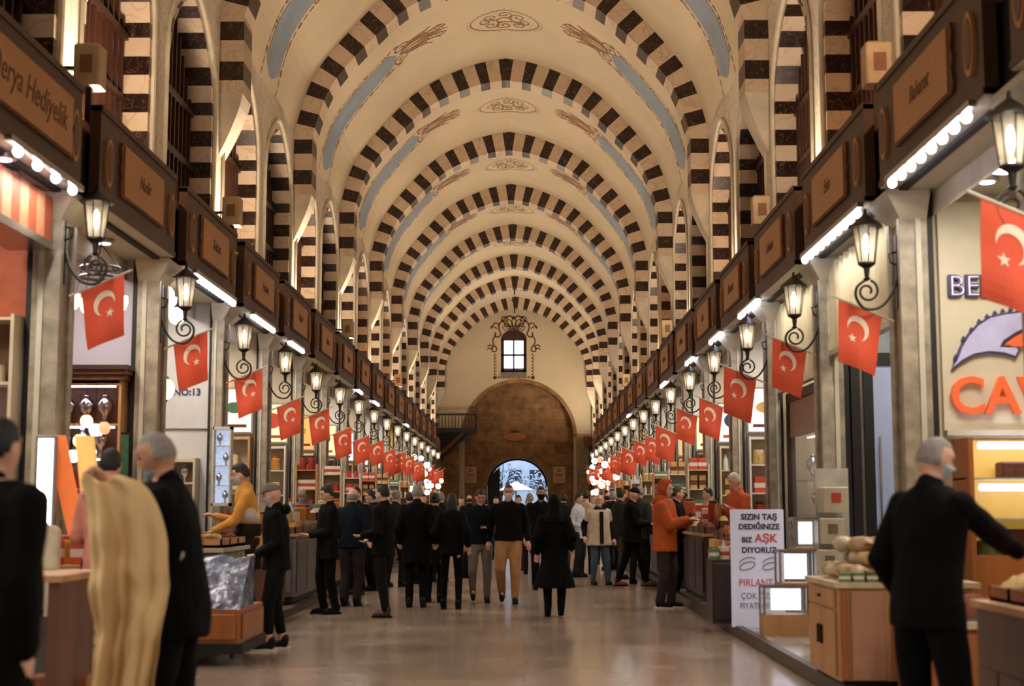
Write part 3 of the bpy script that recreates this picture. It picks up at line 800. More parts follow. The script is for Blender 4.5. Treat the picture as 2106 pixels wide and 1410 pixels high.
# ---- lanterns on scroll brackets
def make_lantern():
    o = thing('wall_lantern', 'x', 'lamp')
    # local: +x points from the street to the pier; lantern axis at x = 0, pier face at x = .27
    m = MB(); m.lathe([(.0,.30),(.012,.29),(.02,.24),(.05,.22),(.12,.16),(.155,.13),(.155,.12),(.11,.115)], (0,0,0), iron, 12); m.build('roof', o, auto=30)
    m = MB(); m.lathe([(.075,-.2),(.115,.115),(.108,.115),(.07,-.19)], (0,0,0), lampglass, 8, caps=False); g = m.build('glass', o)
    for k in range(8):
        pass
    m = MB()
    for k in range(8):
        a = 2*PI*k/8; m.tube([(.078*math.cos(a),.078*math.sin(a),-.2),(.118*math.cos(a),.118*math.sin(a),.118)], .005, iron, 4)
    m.lathe([(.08,-.2),(.08,-.215),(.03,-.25),(.02,-.33),(.035,-.35),(.0,-.37)], (0,0,0), iron, 12); m.build('cage', o, auto=30)
    m = MB(); m.ell((0,0,-.03), (.03,.03,.095), bulbm, 10, 8); m.build('bulb', o, smooth=True)
    m = MB(); pts = []
    for k in range(26):
        a = -PI*.2 + k/25*PI*2.6; r = .03+.075*k/25
        pts.append((.0+r*math.cos(a)-.0, 0, -.46+r*math.sin(a)))
    pts = [(p[0], p[1], p[2]) for p in pts]
    m.tube(pts, .012, iron, 6)
    c = catmull([(0,0,-.35),(-.09,0,-.42),(-.1,0,-.52),(-.02,0,-.62),(.12,0,-.6),(.22,0,-.48),(.27,0,-.34)], 6); m.tube(c, .014, iron, 6)
    m.tube([(.27,0,-.1),(.2,0,-.12),(.22,0,-.2),(.27,0,-.22)], .01, iron, 5)
    m.build('scroll_bracket', o, smooth=True)
    m = MB(); m.box(.26, .285, -.03, .03, -.62, .05, iron); m.build('wall_plate', o)
    return o
lan = Proto(make_lantern())
for sg in (-1, 1):
    for i, y in enumerate(PY[:NS+1]):
        if y < 8: continue
        lab = 'lit iron lantern on a scroll bracket, %s along the %s piers' % (ORD[i-1], side_name[sg])
        o = lan.put((rx(sg, PIER-.27)+(.06 if (sg,i)==(1,1) else 0), y-.06-(.22 if (sg,i)==(1,1) else 0), 3.84+(.2 if (sg,i)==(-1,2) else .06 if (sg,i)==(-1,3) else -.04)), 0 if sg > 0 else PI, lab, 'lanterns on the %s piers' % side_name[sg])
        o['category'] = 'lamp'

# ---- flags hung from short angled poles
redm = mat('flag_red', (206,76,42), rough=.75, var=.08, vs=3, bump=.05, bs=30)
flagw = mat('flag_white', (226,204,178), rough=.75, var=0)
polem = mat('flag_pole_pale', (196,182,160), rough=.5, var=.05)
def make_flag(sg, seed):
    random.seed(seed)
    o = thing('flag', 'x', 'flag')
    W, H = .42, .54; a = math.radians(23)
    # local origin at the pier end of the pole, +x towards the street for sg<0
    d = -sg
    m = MB(); m.tube([(0,0,0),(d*.62*math.cos(a),0,.62*math.sin(a))], .011, polem, 6); m.build('pole', o)
    u = V((d*math.cos(a), 0, math.sin(a))); dn = V((d*(-.02), 0, -1))
    dn = V((-u.z*-d*.62, 0, -1)); dn = V((d*.2, 0, -1)).normalized()
    org = u*.12 + V((0,0,-.012))
    ph = random.random()*6
    def S(p, q, off=0.0):
        w = .02*q*math.sin(p*5+ph) + .015*math.sin(q*7+ph*2)*q
        tap = 1-.16*q
        return org + u*(W*(p*tap)) + dn*(H*q) + V((0, w+off, 0)) + V((-d*.03*q, 0, 0))
    m = MB(); n, k = 8, 10
    for i in range(n):
        for j in range(k):
            m.quad(S(i/n,j/k,-.002), S((i+1)/n,j/k,-.002), S((i+1)/n,(j+1)/k,-.002), S(i/n,(j+1)/k,-.002), redm)
            m.quad(S(i/n,j/k,.002), S(i/n,(j+1)/k,.002), S((i+1)/n,(j+1)/k,.002), S((i+1)/n,j/k,.002), redm)
    m.build('cloth', o, smooth=True, fix=False)
    m = MB()
    cx, cy, R, r, ox = .52, .34, .26, .205, .088     # in units of W and H*W/H
    def Q(x, z, off): return S(cx + x/W, (cy*H - z)/H, off)
    # crescent opening down towards the street side of the flag, star below
    an = math.radians(-62)
    N = 18; RR = R*W; rr = r*W; oo = ox*W
    ca, sa = math.cos(an), math.sin(an)
    def rot(x, z): return (x*ca - z*sa, x*sa + z*ca)
    # horns where the two circles meet
    xi = (RR*RR - rr*rr + oo*oo)/(2*oo); yi = math.sqrt(max(RR*RR-xi*xi, 0))
    t0 = math.atan2(yi, xi); s0 = math.atan2(yi, xi-oo)
    for off in (-.006, .006):
        for i in range(N):
            p = []
            for t, rad, c0 in ((i/N, RR, 0), ((i+1)/N, RR, 0), ((i+1)/N, rr, oo), (i/N, rr, oo)):
                st = t0 if rad == RR else s0
                ang = st + (2*PI-2*st)*t
                x, z = rot(c0+rad*math.cos(ang), rad*math.sin(ang)); x *= d; x = x*d
                p.append(Q(x*d if False else x, z, off))
            m.add(p, [(0,1,2,3)], flagw)
    m.build('crescent', o, fix=False)
    m = MB()
    for off in (-.006, .006):
        x0, z0 = rot(RR*1.08, 0); c = Q(x0, z0, off); pts = []
        for k2 in range(10):
            rr2 = (.105 if k2 % 2 == 0 else .042)*W; aa = an + PI*k2/5
            pts.append(Q(x0+rr2*math.cos(aa), z0+rr2*math.sin(aa), off))
        m.add([c]+pts, [(0, 1+k2, 1+(k2+1) % 10) for k2 in range(10)], flagw)
    m.build('star', o, fix=False)
    return o
for sg in (-1, 1):
    protos = [Proto(make_flag(sg, 10+k)) for k in range(3)]
    for i, y in enumerate(PY[:NS+1]):
        if y < 8: continue
        lab = 'red flag with white crescent and star, %s along the %s piers' % (ORD[i-1], side_name[sg])
        s = 1.0
        o = protos[i % 3].put((rx(sg, PIER-.01)+(.16 if (sg,i)==(1,1) else 0), y+.05-(.34 if (sg,i)==(1,1) else 0), 3.12 + .04*math.sin(i*2.3) + ({2:.24,3:.08}.get(i,0) if sg < 0 else 0) - (.2 if i > 6 else .1 if i > 4 else 0)), 0, lab, 'red flags along the %s piers' % side_name[sg], 1.15 if (sg,i) == (1,1) else None)
        o['category'] = 'flag'
        if i % 3 == 1 and y > 30:
            o = protos[(i+1) % 3].put((rx(sg, PIER-.01), y+1.7, 2.82), 0, 'red flag between piers just beyond the %s lantern of the %s row' % (ORD[i-1], side_name[sg]), 'red flags along the %s piers' % side_name[sg])

# ---- small beige floodlight boxes on the upper wall
fl = None
for sg in (-1, 1):
    for y, w in ((13.4, 'nearest'), (20.2, 'second'), (33.8, 'third'), (47.5, 'fourth')):
        o = thing('wall_speaker', 'small beige box speaker on the upper %s wall, %s one' % (side_name[sg], w), 'speaker', (rx(sg, WALL-.3), y, 5.45), 0, 'beige boxes on the upper walls')
        m = MB(); m.rbox(-.13, .13, -.12, .12, 0, .42, mat('beige_plastic', (196,168,132), rough=.5), .02); m.build('case', o)
        m = MB(); m.box(-.06, .06, -.13, -.115, .12, .3, mat('speaker_grille', (140,96,66))); m.build('front_panel', o)
        m = MB(); m.box(-.03, .03, -.03, .03, -.47, 0, iron); m.box(0, sg*.3, -.02, .02, .18, .22, iron); m.build('bracket', o)

# ------------------------------------------------------------------ goods
spice = [(176,84,36),(196,140,50),(120,60,34),(150,40,26),(200,170,110),(96,104,52),(210,190,150),(90,52,34)]
spm = [mat('spice_%d' % i, c, rough=.85, var=.2, vs=30, bump=.5, bs=120) for i, c in enumerate(spice)]
lidm = mat('lid_dark', (70,44,30), rough=.4); redlid = mat('red_label', (190,66,40), rough=.5, var=.05); whitel = mat('white_label', (220,210,196), rough=.5, var=.03)
def P_jar(r=.07, h=.2, fill=0, lid=None, nm='jar', lab='x', cat='jar'):
    o = thing('spice_jar', lab, cat); 
    m = MB(); m.lathe([(r*.95,0),(r,.01),(r,h*.8),(r*.8,h*.88),(r*.8,h*.9)], (0,0,0), spm[fill], 12); m.build('contents', o, auto=40)
    m = MB(); m.lathe([(r*.86,h*.9),(r*.86,h),(r*.6,h*1.03)], (0,0,0), lid or lidm, 12); m.build('lid', o, auto=40)
    return Proto(o)
def P_box(w, d, h, mt, band):
    o = thing('packet', 'x', 'packet')
    m = MB(); m.rbox(-w/2, w/2, -d/2, d/2, 0, h, mt, .006); m.build('carton', o)
    m = MB(); m.box(-w/2-.002, w/2+.002, -d/2-.003, d/2, h*.3, h*.62, band); m.build('printed_band', o)
    return Proto(o)
def P_bottle(mt, cap):
    o = thing('bottle', 'x', 'bottle')
    m = MB(); m.lathe([(.035,0),(.038,.01),(.038,.15),(.014,.2),(.014,.24)], (0,0,0), mt, 12); m.build('body', o, auto=40)
    m = MB(); m.lathe([(.017,.235),(.017,.265),(.0,.266)], (0,0,0), cap, 10); m.build('cap', o)
    return Proto(o)
silver = mat('silver_ware', (212,214,226), rough=.14, metal=1.0, var=.03)
def P_vase():
    o = thing('silver_vase', 'x', 'vase')
    m = MB(); m.lathe([(.05,0),(.045,.02),(.03,.05),(.045,.14),(.1,.2),(.115,.27),(.1,.34),(.05,.38),(.045,.4)], (0,0,0), silver, 16); m.build('body', o, smooth=True)
    m = MB(); m.lathe([(.05,.4),(.06,.405),(.02,.43),(.012,.45),(.0,.46)], (0,0,0), silver, 12); m.build('lid', o, smooth=True)
    return Proto(o)
def P_tin(mt):
    o = thing('tin', 'x', 'tin')
    m = MB(); m.lathe([(.055,0),(.055,.13)], (0,0,0), mt, 14); m.build('can', o, auto=30)
    m = MB(); m.lathe([(.058,.128),(.058,.145),(.0,.146)], (0,0,0), metal, 14); m.build('lid', o, auto=30)
    return Proto(o)
PRO = {'jar0': P_jar(fill=0), 'jar1': P_jar(fill=1, lid=redlid), 'jar3': P_jar(.06, .24, 3), 'jar4': P_jar(.08, .18, 4, whitel), 'box0': P_box(.14,.08,.2, mat('carton_red', (196,74,46), var=.05), whitel),
       'box1': P_box(.16,.09,.16, whitel, redlid), 'box2': P_box(.12,.08,.24, mat('carton_gold', (206,158,84), var=.05), mat('carton_brown', (100,60,40))), 'box3': P_box(.15,.1,.14, mat('carton_green', (96,124,88), var=.05), whitel),
       'bot0': P_bottle(mat('bottle_amber', (150,90,40), rough=.1, var=.05), lidm), 'bot1': P_bottle(mat('bottle_clear', (210,214,214), rough=.08, var=.03), redlid),
       'vase': P_vase(), 'tin0': P_tin(mat('tin_red', (188,60,40), rough=.4, var=.05)), 'tin1': P_tin(mat('tin_cream', (214,196,160), rough=.4, var=.05))}
NAMEP = {'jar0': 'paprika jar with dark lid', 'jar1': 'curry jar with red lid', 'jar3': 'tall chilli jar', 'jar4': 'pale nut jar with white lid', 'box0': 'red tea carton', 'box1': 'white lokum carton', 'box2': 'tall gold carton', 'box3': 'green tea carton', 'bot0': 'amber syrup bottle', 'bot1': 'clear cologne bottle', 'vase': 'lidded silver vase', 'tin0': 'red round tin', 'tin1': 'cream round tin'}
CATP = {'jar': 'jar', 'box': 'box', 'bot': 'bottle', 'vase': 'vase', 'tin': 'tin'}
WID = {'jar': .18, 'box': .19, 'bot': .12, 'vase': .26, 'tin': .15}
def goods(kind, loc, where, rz=0, scale=None):
    o = PRO[kind].put(loc, rz, '%s %s' % (NAMEP[kind], where), '%ss %s' % (NAMEP[kind], where), scale)
    o['category'] = CATP[kind.rstrip('0123456789')]; return o
def row(kind, x0, x1, y, z, where, scale=1.0, gap=1.12, jit=0.01):
    w = WID[kind.rstrip('0123456789')]*scale*gap; n = max(1, int(abs(x1-x0)/w)); d = 1 if x1 > x0 else -1
    for k in range(n):
        goods(kind, (x0+d*w*(k+.5), y+random.uniform(-jit, jit), z), where, random.uniform(-.1,.1) if kind[0] != 'b' else 0, scale)

def shelf_unit(sg, i, x0, x1, zs, depth, mt, label, top=None, back=None):
    """shelves standing against the far partition of a shop; x0..x1 are distances from the hall axis"""
    y = PY[i+1]-.05; a, b = sorted((rx(sg, x0), rx(sg, x1)))
    o = thing('shelf_unit', label, 'shelves', ((a+b)/2, y, .1)); w = (b-a)/2; zt = (top or zs[-1]+.45)-.1
    m = MB(); m.box(-w, -w+.03, -depth, -.01, 0, zt, mt); m.build('side_panel', o)
    m = MB(); m.box(w-.03, w, -depth, -.01, 0, zt, mt); m.build('side_panel', o)
    m = MB(); m.box(-w, w, -.03, -.005, 0, zt, back or mt); m.build('back_panel', o)
    for z in list(zs)+[zt+.1-.03]:
        m = MB(); m.box(-w+.03, w-.03, -depth, -.03, z-.1-.025, z-.1, mt); m.build('shelf', o)
    return a+.04, b-.04, y-depth/2

# ceiling lights in the shops
for sg in (-1, 1):
    for i in range(NS):
        y = PY[i]+SH/2
        o = thing('ceiling_light', 'flat white ceiling light inside the %s shop of the %s row' % (ORD[i], side_name[sg]), 'lamp', (rx(sg, PIER+.75), y, 4.21), 0, 'ceiling lights of the %s shops' % side_name[sg])
        m = MB(); m.box(-.22, .22, -.62, .62, -.04, 0, metal); m.build('frame', o)
        m = MB(); m.box(-.19, .19, -.58, .58, -.055, -.035, ceilglow); m.build('diffuser', o)

where_ = lambda sg, i: 'on shelves of the %s shop, %s row' % (ORD[i], side_name[sg])
random.seed(3)
kinds = ['jar0','box0','tin1','box1','jar4','bot0','box2','jar1','tin0','bot1','jar3','box3']
# far and middle shops: one lit shelf unit each against the partition that faces down the hall
for sg in (-1, 1):
    for i in range(3, NS):
        if (sg, i) in ((-1,3),(1,3)): continue
        mt = [wood2, white, cream, wood3][(i+(sg > 0)) % 4]
        far = i > 10
        zs = [1.2, 1.65, 2.1] if not far else [1.3, 1.9]
        xa, xb, y = shelf_unit(sg, i, PIER+.23, PIER+.85, zs, .3, mt, '%s shelf unit in the %s shop of the %s row' % (['pale wooden','white','cream','brown'][(i+(sg > 0)) % 4], ORD[i], side_name[sg]), back=cream)
        for q, z in enumerate(zs):
            row(kinds[(i*5+q*3+(sg > 0)*2) % 12], xa, xb, y-.02, z, where_(sg, i), scale=1.25 if not far else 1.45)
        # lit panel or poster above the shelves
        c = [(224,196,150),(214,206,200),(222,150,84),(206,214,224),(230,206,160)][(i*3+sg) % 5]
        o = thing('wall_sign', 'upright %s shop sign above the shelves, %s shop of the %s row' % (['sand coloured','white','orange','pale blue','cream'][(i*3+sg) % 5], ORD[i], side_name[sg]), 'sign', (rx(sg, PIER+.53), PY[i+1]-.06, 2.6))
        m = MB(); m.box(-.3, .3, -.06, 0, 0, .75, metal); m.build('frame', o)
        m = MB(); m.box(-.27, .27, -.075, -.05, .03, .72, mat('sign_face_%d' % ((i*3+sg) % 5), c, var=.05, em=.9, emc=c)); m.build('face', o)
        m = MB(); n = 20; rr = .12+.03*(i % 3)
        m.loft([[(rr*math.cos(2*PI*k/n), yy, .42+rr*math.sin(2*PI*k/n)*(.6+.2*(i % 2))) for k in range(n)] for yy in (-.082, -.07)], [redlid, ochre, mat('sign_navy', (50,52,92)), mat('sign_green', (60,110,70))][(i+sg) % 4])
        m.box(-.2, .2, -.08, -.07, .1, .15, [ink, redlid][i % 2]); m.build('emblem', o)

# hanging glass lamps near the openings of the farther shops
def P_globe(c, em, hang=.82):
    o = thing('hanging_lamp', 'x', 'lamp'); mt = mat('globe_%d_%d_%d' % c, c, rough=.3, var=.1, vs=30, em=em, emc=c)
    m = MB(); m.ell((0,0,0), (.13,.13,.14), mt, 14, 10); m.build('glass_globe', o, smooth=True)
    m = MB(); m.lathe([(.05,.12),(.06,.14),(.02,.18),(.008,.2),(.008,.18+hang)], (0,0,0), iron, 8); m.lathe([(.05,-.12),(.03,-.17),(.0,-.2)], (0,0,0), iron, 8); m.build('hanger', o)
    return Proto(o)
glob = [(P_globe((255,240,224), 3), 'white'), (P_globe((255,214,160), 3), 'amber'), (P_globe((206,216,255), 3), 'bluish'), (P_globe((255,150,110), 1.5), 'red')]
for sg in (-1, 1):
    for i in range(3, NS):
        for k in range(2 if i < 10 else 3):
            g, nm = glob[(i*2+k*3+(sg > 0)) % 4 if k else 0]
            yy = PY[i]+.9+k*.85; zz = 3.1+.2*math.sin(i*3+k*2)
            o = g.put((rx(sg, PIER+.3+.1*k), yy, zz), 0, '%s glass globe lamp hanging in the %s shop of the %s row' % (nm, ORD[i], side_name[sg]), '%s globe lamps hanging in the %s shops' % (nm, side_name[sg])); o['category'] = 'lamp'
# dense cluster of bright lamps by the last shops
for sg, n in ((1, 30), (-1, 20)):
    for k in range(n):
        g, nm = glob[[0,0,1,2,3,1][k % 6]]
        yy = 50+k*13.5/n+random.uniform(-.3,.3)
        o = g.put((rx(sg, 3.15+random.uniform(0,.5)), yy, random.uniform(1.9,3.3)), 0, '%s glass lamp clustered at the far end of the %s row' % (nm, side_name[sg]), '%s lamps in the far %s cluster' % (nm, side_name[sg]), scale=random.uniform(.65,1.0)); o['category'] = 'lamp'

for sg in (-1, 1):
    for i in range(5, NS):
        o = thing('goods_rack', '%s goods rack standing before the %s pier of the %s row' % (['cream','white','pale wooden'][(i+(sg > 0)) % 3], ORD[i], side_name[sg]), 'rack', (rx(sg, PIER-.2), PY[i+1]-.5, .1), 0, 'goods racks before the %s piers' % side_name[sg])
        mt = [cream, white, wood2][(i+(sg > 0)) % 3]
        m = MB(); m.box(-.2, -.17, -.16, .16, 0, 2.1, mt); m.build('side_panel', o)
        m = MB(); m.box(.17, .2, -.16, .16, 0, 2.1, mt); m.build('side_panel', o)
        m = MB(); m.box(-.17, .17, .13, .15, .1, 2.1, mt); m.build('back_panel', o)
        for z in (.95, 1.3, 1.65, 2.0):
            m = MB(); m.box(-.17, .17, -.15, .13, z-.02, z, mt); m.build('shelf', o)
        for q, z in enumerate((1.05, 1.4, 1.75, 2.1)):
            kd = kinds[(i*5+q*7+(sg > 0)*3) % 12]; n = 2
            for e in (-1, 1):
                goods(kd, (rx(sg, PIER-.2)+e*.08, PY[i+1]-.54, z), 'on racks before the %s pier, %s row' % (ORD[i], side_name[sg]), 0, 1.05 if kd[0] != 'v' else .6)

def atZ(px, py, z):
    d = RM @ V((px-CX, CY-py, -FPX)); t = (z-CAMZ)/d.z; return V((d.x*t, d.y*t, z))
for px, py, nm in ((2030,369,'wide round ceiling spot by the largest right lantern'),(2043,347,'small round ceiling spot behind the largest right lantern'),(2082,338,'round ceiling spot right of the largest right lantern'),(145,441,'round ceiling spot left of the nearest left lantern'),(215,496,'round ceiling spot below the nearest left lantern'),(14,352,'round ceiling spot at the left edge under the long board'),(52,386,'second round ceiling spot under the long board'),(8,322,'third round ceiling spot at the far left edge')):
    q = atZ(px, py, 4.2)
    o = thing('ceiling_spot', nm, 'lamp', q, 0, 'round ceiling spots')
    m = MB(); m.lathe([(.1,0.015),(.1,-.02),(.075,-.025)], (0,0,0), metal, 20); m.build('ring', o)
    m = MB(); m.lathe([(.078,-.012),(.06,-.03),(.0,-.036)], (0,0,0), coolm, 18); m.build('lens', o)
# ------------------------------------------------------------------ counters in front of the shops
def heap(m, x0, x1, y0, y1, z, h, mt, n=8, seed=0):
    """a mound of loose goods"""
    rnd = random.Random(seed); vs = []; fs = []
    for i in range(n+1):
        for j in range(n+1):
            u, v = i/n, j/n; e = min(u,1-u,v,1-v)*4; e = min(e, 1)
            vs.append((x0+(x1-x0)*u, y0+(y1-y0)*v, z+h*(e**.5)*(.75+.25*rnd.random())*(0.0 if e == 0 else 1)))
    for i in range(n):
        for j in range(n):
            a = i*(n+1)+j; fs.append((a, a+n+1, a+n+2, a+1))
    m.add(vs, fs, mt)
def stall(sg, y0, y1, xin, xout, h, mt, label, bins=4, base=.1, seed=0, face=None, group=None):
    """wooden stall counter: carcass, panels, top and rows of bins heaped with loose goods"""
    a, b = rx(sg, xin), rx(sg, xout); cx = (a+b)/2; L = y1-y0
    o = thing('stall_counter', label, 'counter', (cx, y0, base), 0, group)
    xi, xo = a-cx, b-cx
    m = MB(); m.box(xi+sg*.05, xo-sg*.05, .05, L-.05, 0, .08, black); m.box(xi, xo, 0, L, .08, h-.04, mt); m.build('carcass', o)
    m = MB(); m.box(xi-sg*.03, xo+sg*.03, -.03, L+.03, h-.04, h, wood2); m.build('countertop', o)
    n = max(1, int(L/.8))
    for k in range(n):
        m = MB(); m.rbox(xi-sg*.02, xi, L*k/n+.04, L*(k+1)/n-.04, .14, h-.1, face or mt, .008)
        m.build('door', o); 
    m = MB(); m.rbox(min(xi,xo)+.06, max(xi,xo)-.06, -.02, 0, .14, h-.1, face or mt, .008); m.build('end_panel', o)
    rnd = random.Random(seed)
    for k in range(bins):
        ya, yb = L*k/bins+.03, L*(k+1)/bins-.03
        for q in range(2):
            xa = xi+(xo-xi)*(.04+.48*q); xb = xi+(xo-xi)*(.48+.48*q); zt = h+.02+.09*q
            s = rnd.randrange(8)
            m = MB()
            m.box(xa, xb, ya, ya+.015, h, zt+.07, wood3); m.box(xa, xb, yb-.015, yb, h, zt+.07, wood3)
            m.box(xa, xa+sg*.015, ya, yb, h, zt+.07, wood3); m.box(xb-sg*.015, xb, ya, yb, h, zt+.07, wood3); tr = m.build('bin', o)
            m = MB(); heap(m, xa+sg*.02, xb-sg*.02, ya+.02, yb-.02, zt, .12+.06*rnd.random(), spm[s], 7, seed*31+k*2+q); hp = m.build('loose_goods', tr, smooth=True); hp['kind'] = 'stuff'
    return o
mats_ = [wood, wood3, wood2, mat('grey_counter', (110,104,98), rough=.4, var=.1), mat('dark_counter', (58,40,40), rough=.4, var=.1)]
mnames = ['orange-brown','dark brown','pale wooden','grey','near-black']
for sg in (-1, 1):
    for i in range(3, NS):
        y0, y1 = PY[i]+.35+(.3 if i == 3 else 0), PY[i+1]-.35-(.2 if i == 3 else 0)
        k = (i*2+(sg > 0)) % 5
        if sg > 0 and i == 3: continue
        stall(sg, y0, y1, 2.9 if sg > 0 else 2.78, 3.32 if sg > 0 else 3.2, .85+.1*(i % 3), mats_[k], '%s stall counter heaped with loose spices, %s of the %s row' % (mnames[k], ORD[i], side_name[sg]), bins=4 if i < 9 else 2, seed=i+sg*50, group='stall counters of the %s row' % side_name[sg])
        # a stepped stand of packets behind each counter edge
        if i < 12:
            for q in range(5):
                kd = kinds[(i*7+q*5+(sg > 0)) % 12]
                z = .1+.85+.1*(i % 3)+.115
                goods(kd, (rx(sg, 3.14 if sg > 0 else 3.0), y0+.3+q*.45, z+.02), 'among the bins of the %s counter, %s row' % (ORD[i], side_name[sg]), 0, 1.35)

# ---------------- right side, near: corner cabinet heaped with bags
cab = thing('corner_cabinet', 'tan wooden counter with two narrow doors, standing on the platform beside the man in black', 'counter', (2.3, 10.6, .1))
m = MB(); m.box(.04, .98, .04, 1.02, 0, .05, black); m.box(0, 1.0, 0, 1.05, .05, .72, wood2); m.box(-.03, 1.04, -.03, 1.08, .72, .76, mat('cream_top', (206,186,152), rough=.4)); m.build('carcass', cab)
for k in range(2):
    m = MB(); m.rbox(-.022, 0, .06+k*.47, .06+k*.47+.45, .08, .55, wood2, .006); d = m.build('door', cab)
    m = MB(); y = .06+.45-.04+k*.1; m.box(-.045, -.02, y-.012, y+.012, .28, .42, iron); m.build('handle', d)
m = MB(); m.rbox(-.022, 0, .06, .98, .57, .7, wood2, .006); d = m.build('drawer', cab); m = MB(); m.ell((-.035, .52, .64), (.015,.02,.015), iron, 8, 6); m.build('knob', d)
for x0, x1, mt, nm in ((.02,.07,wood,'corner_post'),(.09,.34,mat('pinkish_panel', (176,128,100), rough=.45, var=.08),'front_panel'),(.38,.98,wood,'front_panel')):
    m = MB(); m.rbox(x0, x1, -.025, 0, .06, .7, mt, .008); m.build(nm, cab)
bagm = [mat('bag_%d' % k, c, rough=.35, var=.25, vs=14, bump=.4, bs=25) for k, c in enumerate([(176,146,104),(150,112,70),(206,186,150),(120,84,52),(190,160,110),(168,96,60)])]
def P_bag(mt):
    o = thing('nut_bag', 'x', 'bag')
    m = MB(); rnd = random.Random(hash(mt.name) % 99)
    m.ell((0,0,.055), (.11,.075,.055), mt, 14, 8, fn=lambda d, q: q*(1+.12*math.sin(7*d.x+5*d.y)+.06*math.sin(13*d.z+9*d.x))); m.build('bag_body', o, smooth=True)
    m = MB(); m.loft([[(.1,-.04,.05),(.1,.04,.05),(.1,.04,.065),(.1,-.04,.065)],[(.16,-.055,.07),(.16,.055,.06),(.16,.055,.066),(.16,-.055,.076)]], mt); m.build('crimped_top', o)
    return Proto(o)
bags = [P_bag(b) for b in bagm]; bnm = ['tan','brown','cream','dark brown','sand','rust']
random.seed(11)
for k in range(34):
    lay = 0 if k < 16 else (1 if k < 27 else 2)
    x = 2.42+random.random()*(.75) ; y = 10.72+random.random()*.8
    if lay == 0: x = 2.45+(k % 4)*.21; y = 10.72+(k//4)*.24
    elif lay == 1: x = 2.6+(k % 4)*.2; y = 10.78+((k-16)//4)*.26
    o = bags[k % 6].put((x, y, .865+lay*.1), random.random()*6.28, '%s clear bag of nuts in the pile on the tan corner cabinet' % bnm[k % 6], 'bags of nuts on the corner cabinet', 1.1); o['category'] = 'bag'
for k in range(6):
    o = goods('box3', (2.36+k*.1, 10.63+.0*k, .862), 'lying along the front edge of the tan corner cabinet', 0, .5)

# ---------------- right side, standing placard and stepped glass cases
pc = thing('placard', 'white upright placard with black and red lettering beside the stepped glass cases', 'sign', (at(1560, 1280, 16.0).x, 16.0, .1), 0)
z0, z1 = .1, at(1560, 1047, 16.0).z; W_ = (at(1615,1150,16).x-at(1505,1150,16).x)/2; H_ = z1-z0
pw = mat('placard_white', (212,212,226), rough=.4, var=.02, em=.12, emc=(214,212,232))  # faint emission in the sheet stands in for light falling on it
m = MB(); m.rbox(-W_, W_, -.03, .0, 0, H_, pw, .004); m.build('panel', pc)
m = MB(); m.box(-W_*.8, W_*.8, 0, .25, 0, .03, metal); m.build('foot', pc)
blk = mat('print_black', (44,40,52), var=0); rdp = mat('print_red', (206,72,56), var=0); gyp = mat('print_grey', (120,116,130), var=0)
def pt(s, size, py, mt, dx=0, bold=.0, sx=1.0):
    q = at(1560+dx, py, 16.0); text(s, size, (q.x-pc.location.x, -.034, q.z-.1), (PI/2,0,0), mt, pc, extrude=.002, bold=bold, sx=sx)
pt('SIZIN TAŞ', .088, 1063, blk, bold=.003); pt('DEDIĞINIZE', .084, 1083, blk, bold=.003); pt('BIZ', .08, 1110, blk, -25, bold=.003); pt('AŞK', .125, 1107, rdp, 14, bold=.004); pt('DIYORUZ', .088, 1131, blk, bold=.003)
pt('PIRLANTA', .115, 1198, rdp, sx=.85); pt('ÇOK ÖZEL', .095, 1225, gyp, sx=.85); pt('FIYATLARLA', .09, 1245, gyp, sx=.85)
for dx, s in ((-24, 1), (22, .9)):
    q = at(1560+dx, 1163, 16.0)
    for k in range(2):
        m = MB(); m.tube([(q.x-pc.location.x+.085*s*math.cos(a*PI/12), -.034, q.z-.1+.05*k+.04*s*math.sin(a*PI/12)+.02*math.cos(a*PI/12)) for a in range(0, 25 if k == 0 else 13)], .006, gyp, 5); m.build('ring_print', pc)
steps = [(1590, 1305, 1205, 1262, 1550, 1640), (1622, 1205, 1135, 1196, 1586, 1655), (1640, 1132, 1072, 1128, 1616, 1668)]
caseglow = mat('case_backlight', (232,236,250), var=.0, em=2.2, emc=(228,232,250))
prev = .1
for k, (hx, wy0, wy1) in enumerate(((.23, .62, .0), (.18, .5, .0), (.135, .45, 0))):
    xc = [2.68,2.80,2.91][k]; yb = 15.1; zb = prev; hh = [.52, .36, .33][k]; base = [.22, .02, .02][k]
    o = thing('display_case', ['largest glass case with a pale wooden drawer base at the bottom of the stepped stack', 'middle backlit glass case of the stepped stack beside the placard', 'smallest backlit glass case on top of the stepped stack'][k], 'display case', (xc, yb, zb), 0)
    w = hx; d = .3
    m = MB(); m.box(-w, w, -d, 0, 0, base, wood2); m.build('base', o)
    m = MB()
    for x in (-w, w-.02):
        for y in (-d, -.02): m.box(x, x+.02, y, y+.02, base, hh-.03, metal)
    m.box(-w, w, -d, 0, hh-.03, hh, metal); m.build('frame', o)
    m = MB(); m.box(-w+.02, w-.02, -d+.004, -d+.01, base, hh-.03, glass); m.box(-w+.004, -w+.01, -d+.02, -.02, base, hh-.03, glass); m.build('glass_pane', o)
    m = MB(); m.box(-w+.1 if k else -w+.12, w-.03, -.05, -.025, base+.03, hh-.05, caseglow); m.build('light_panel', o)
    prev += hh
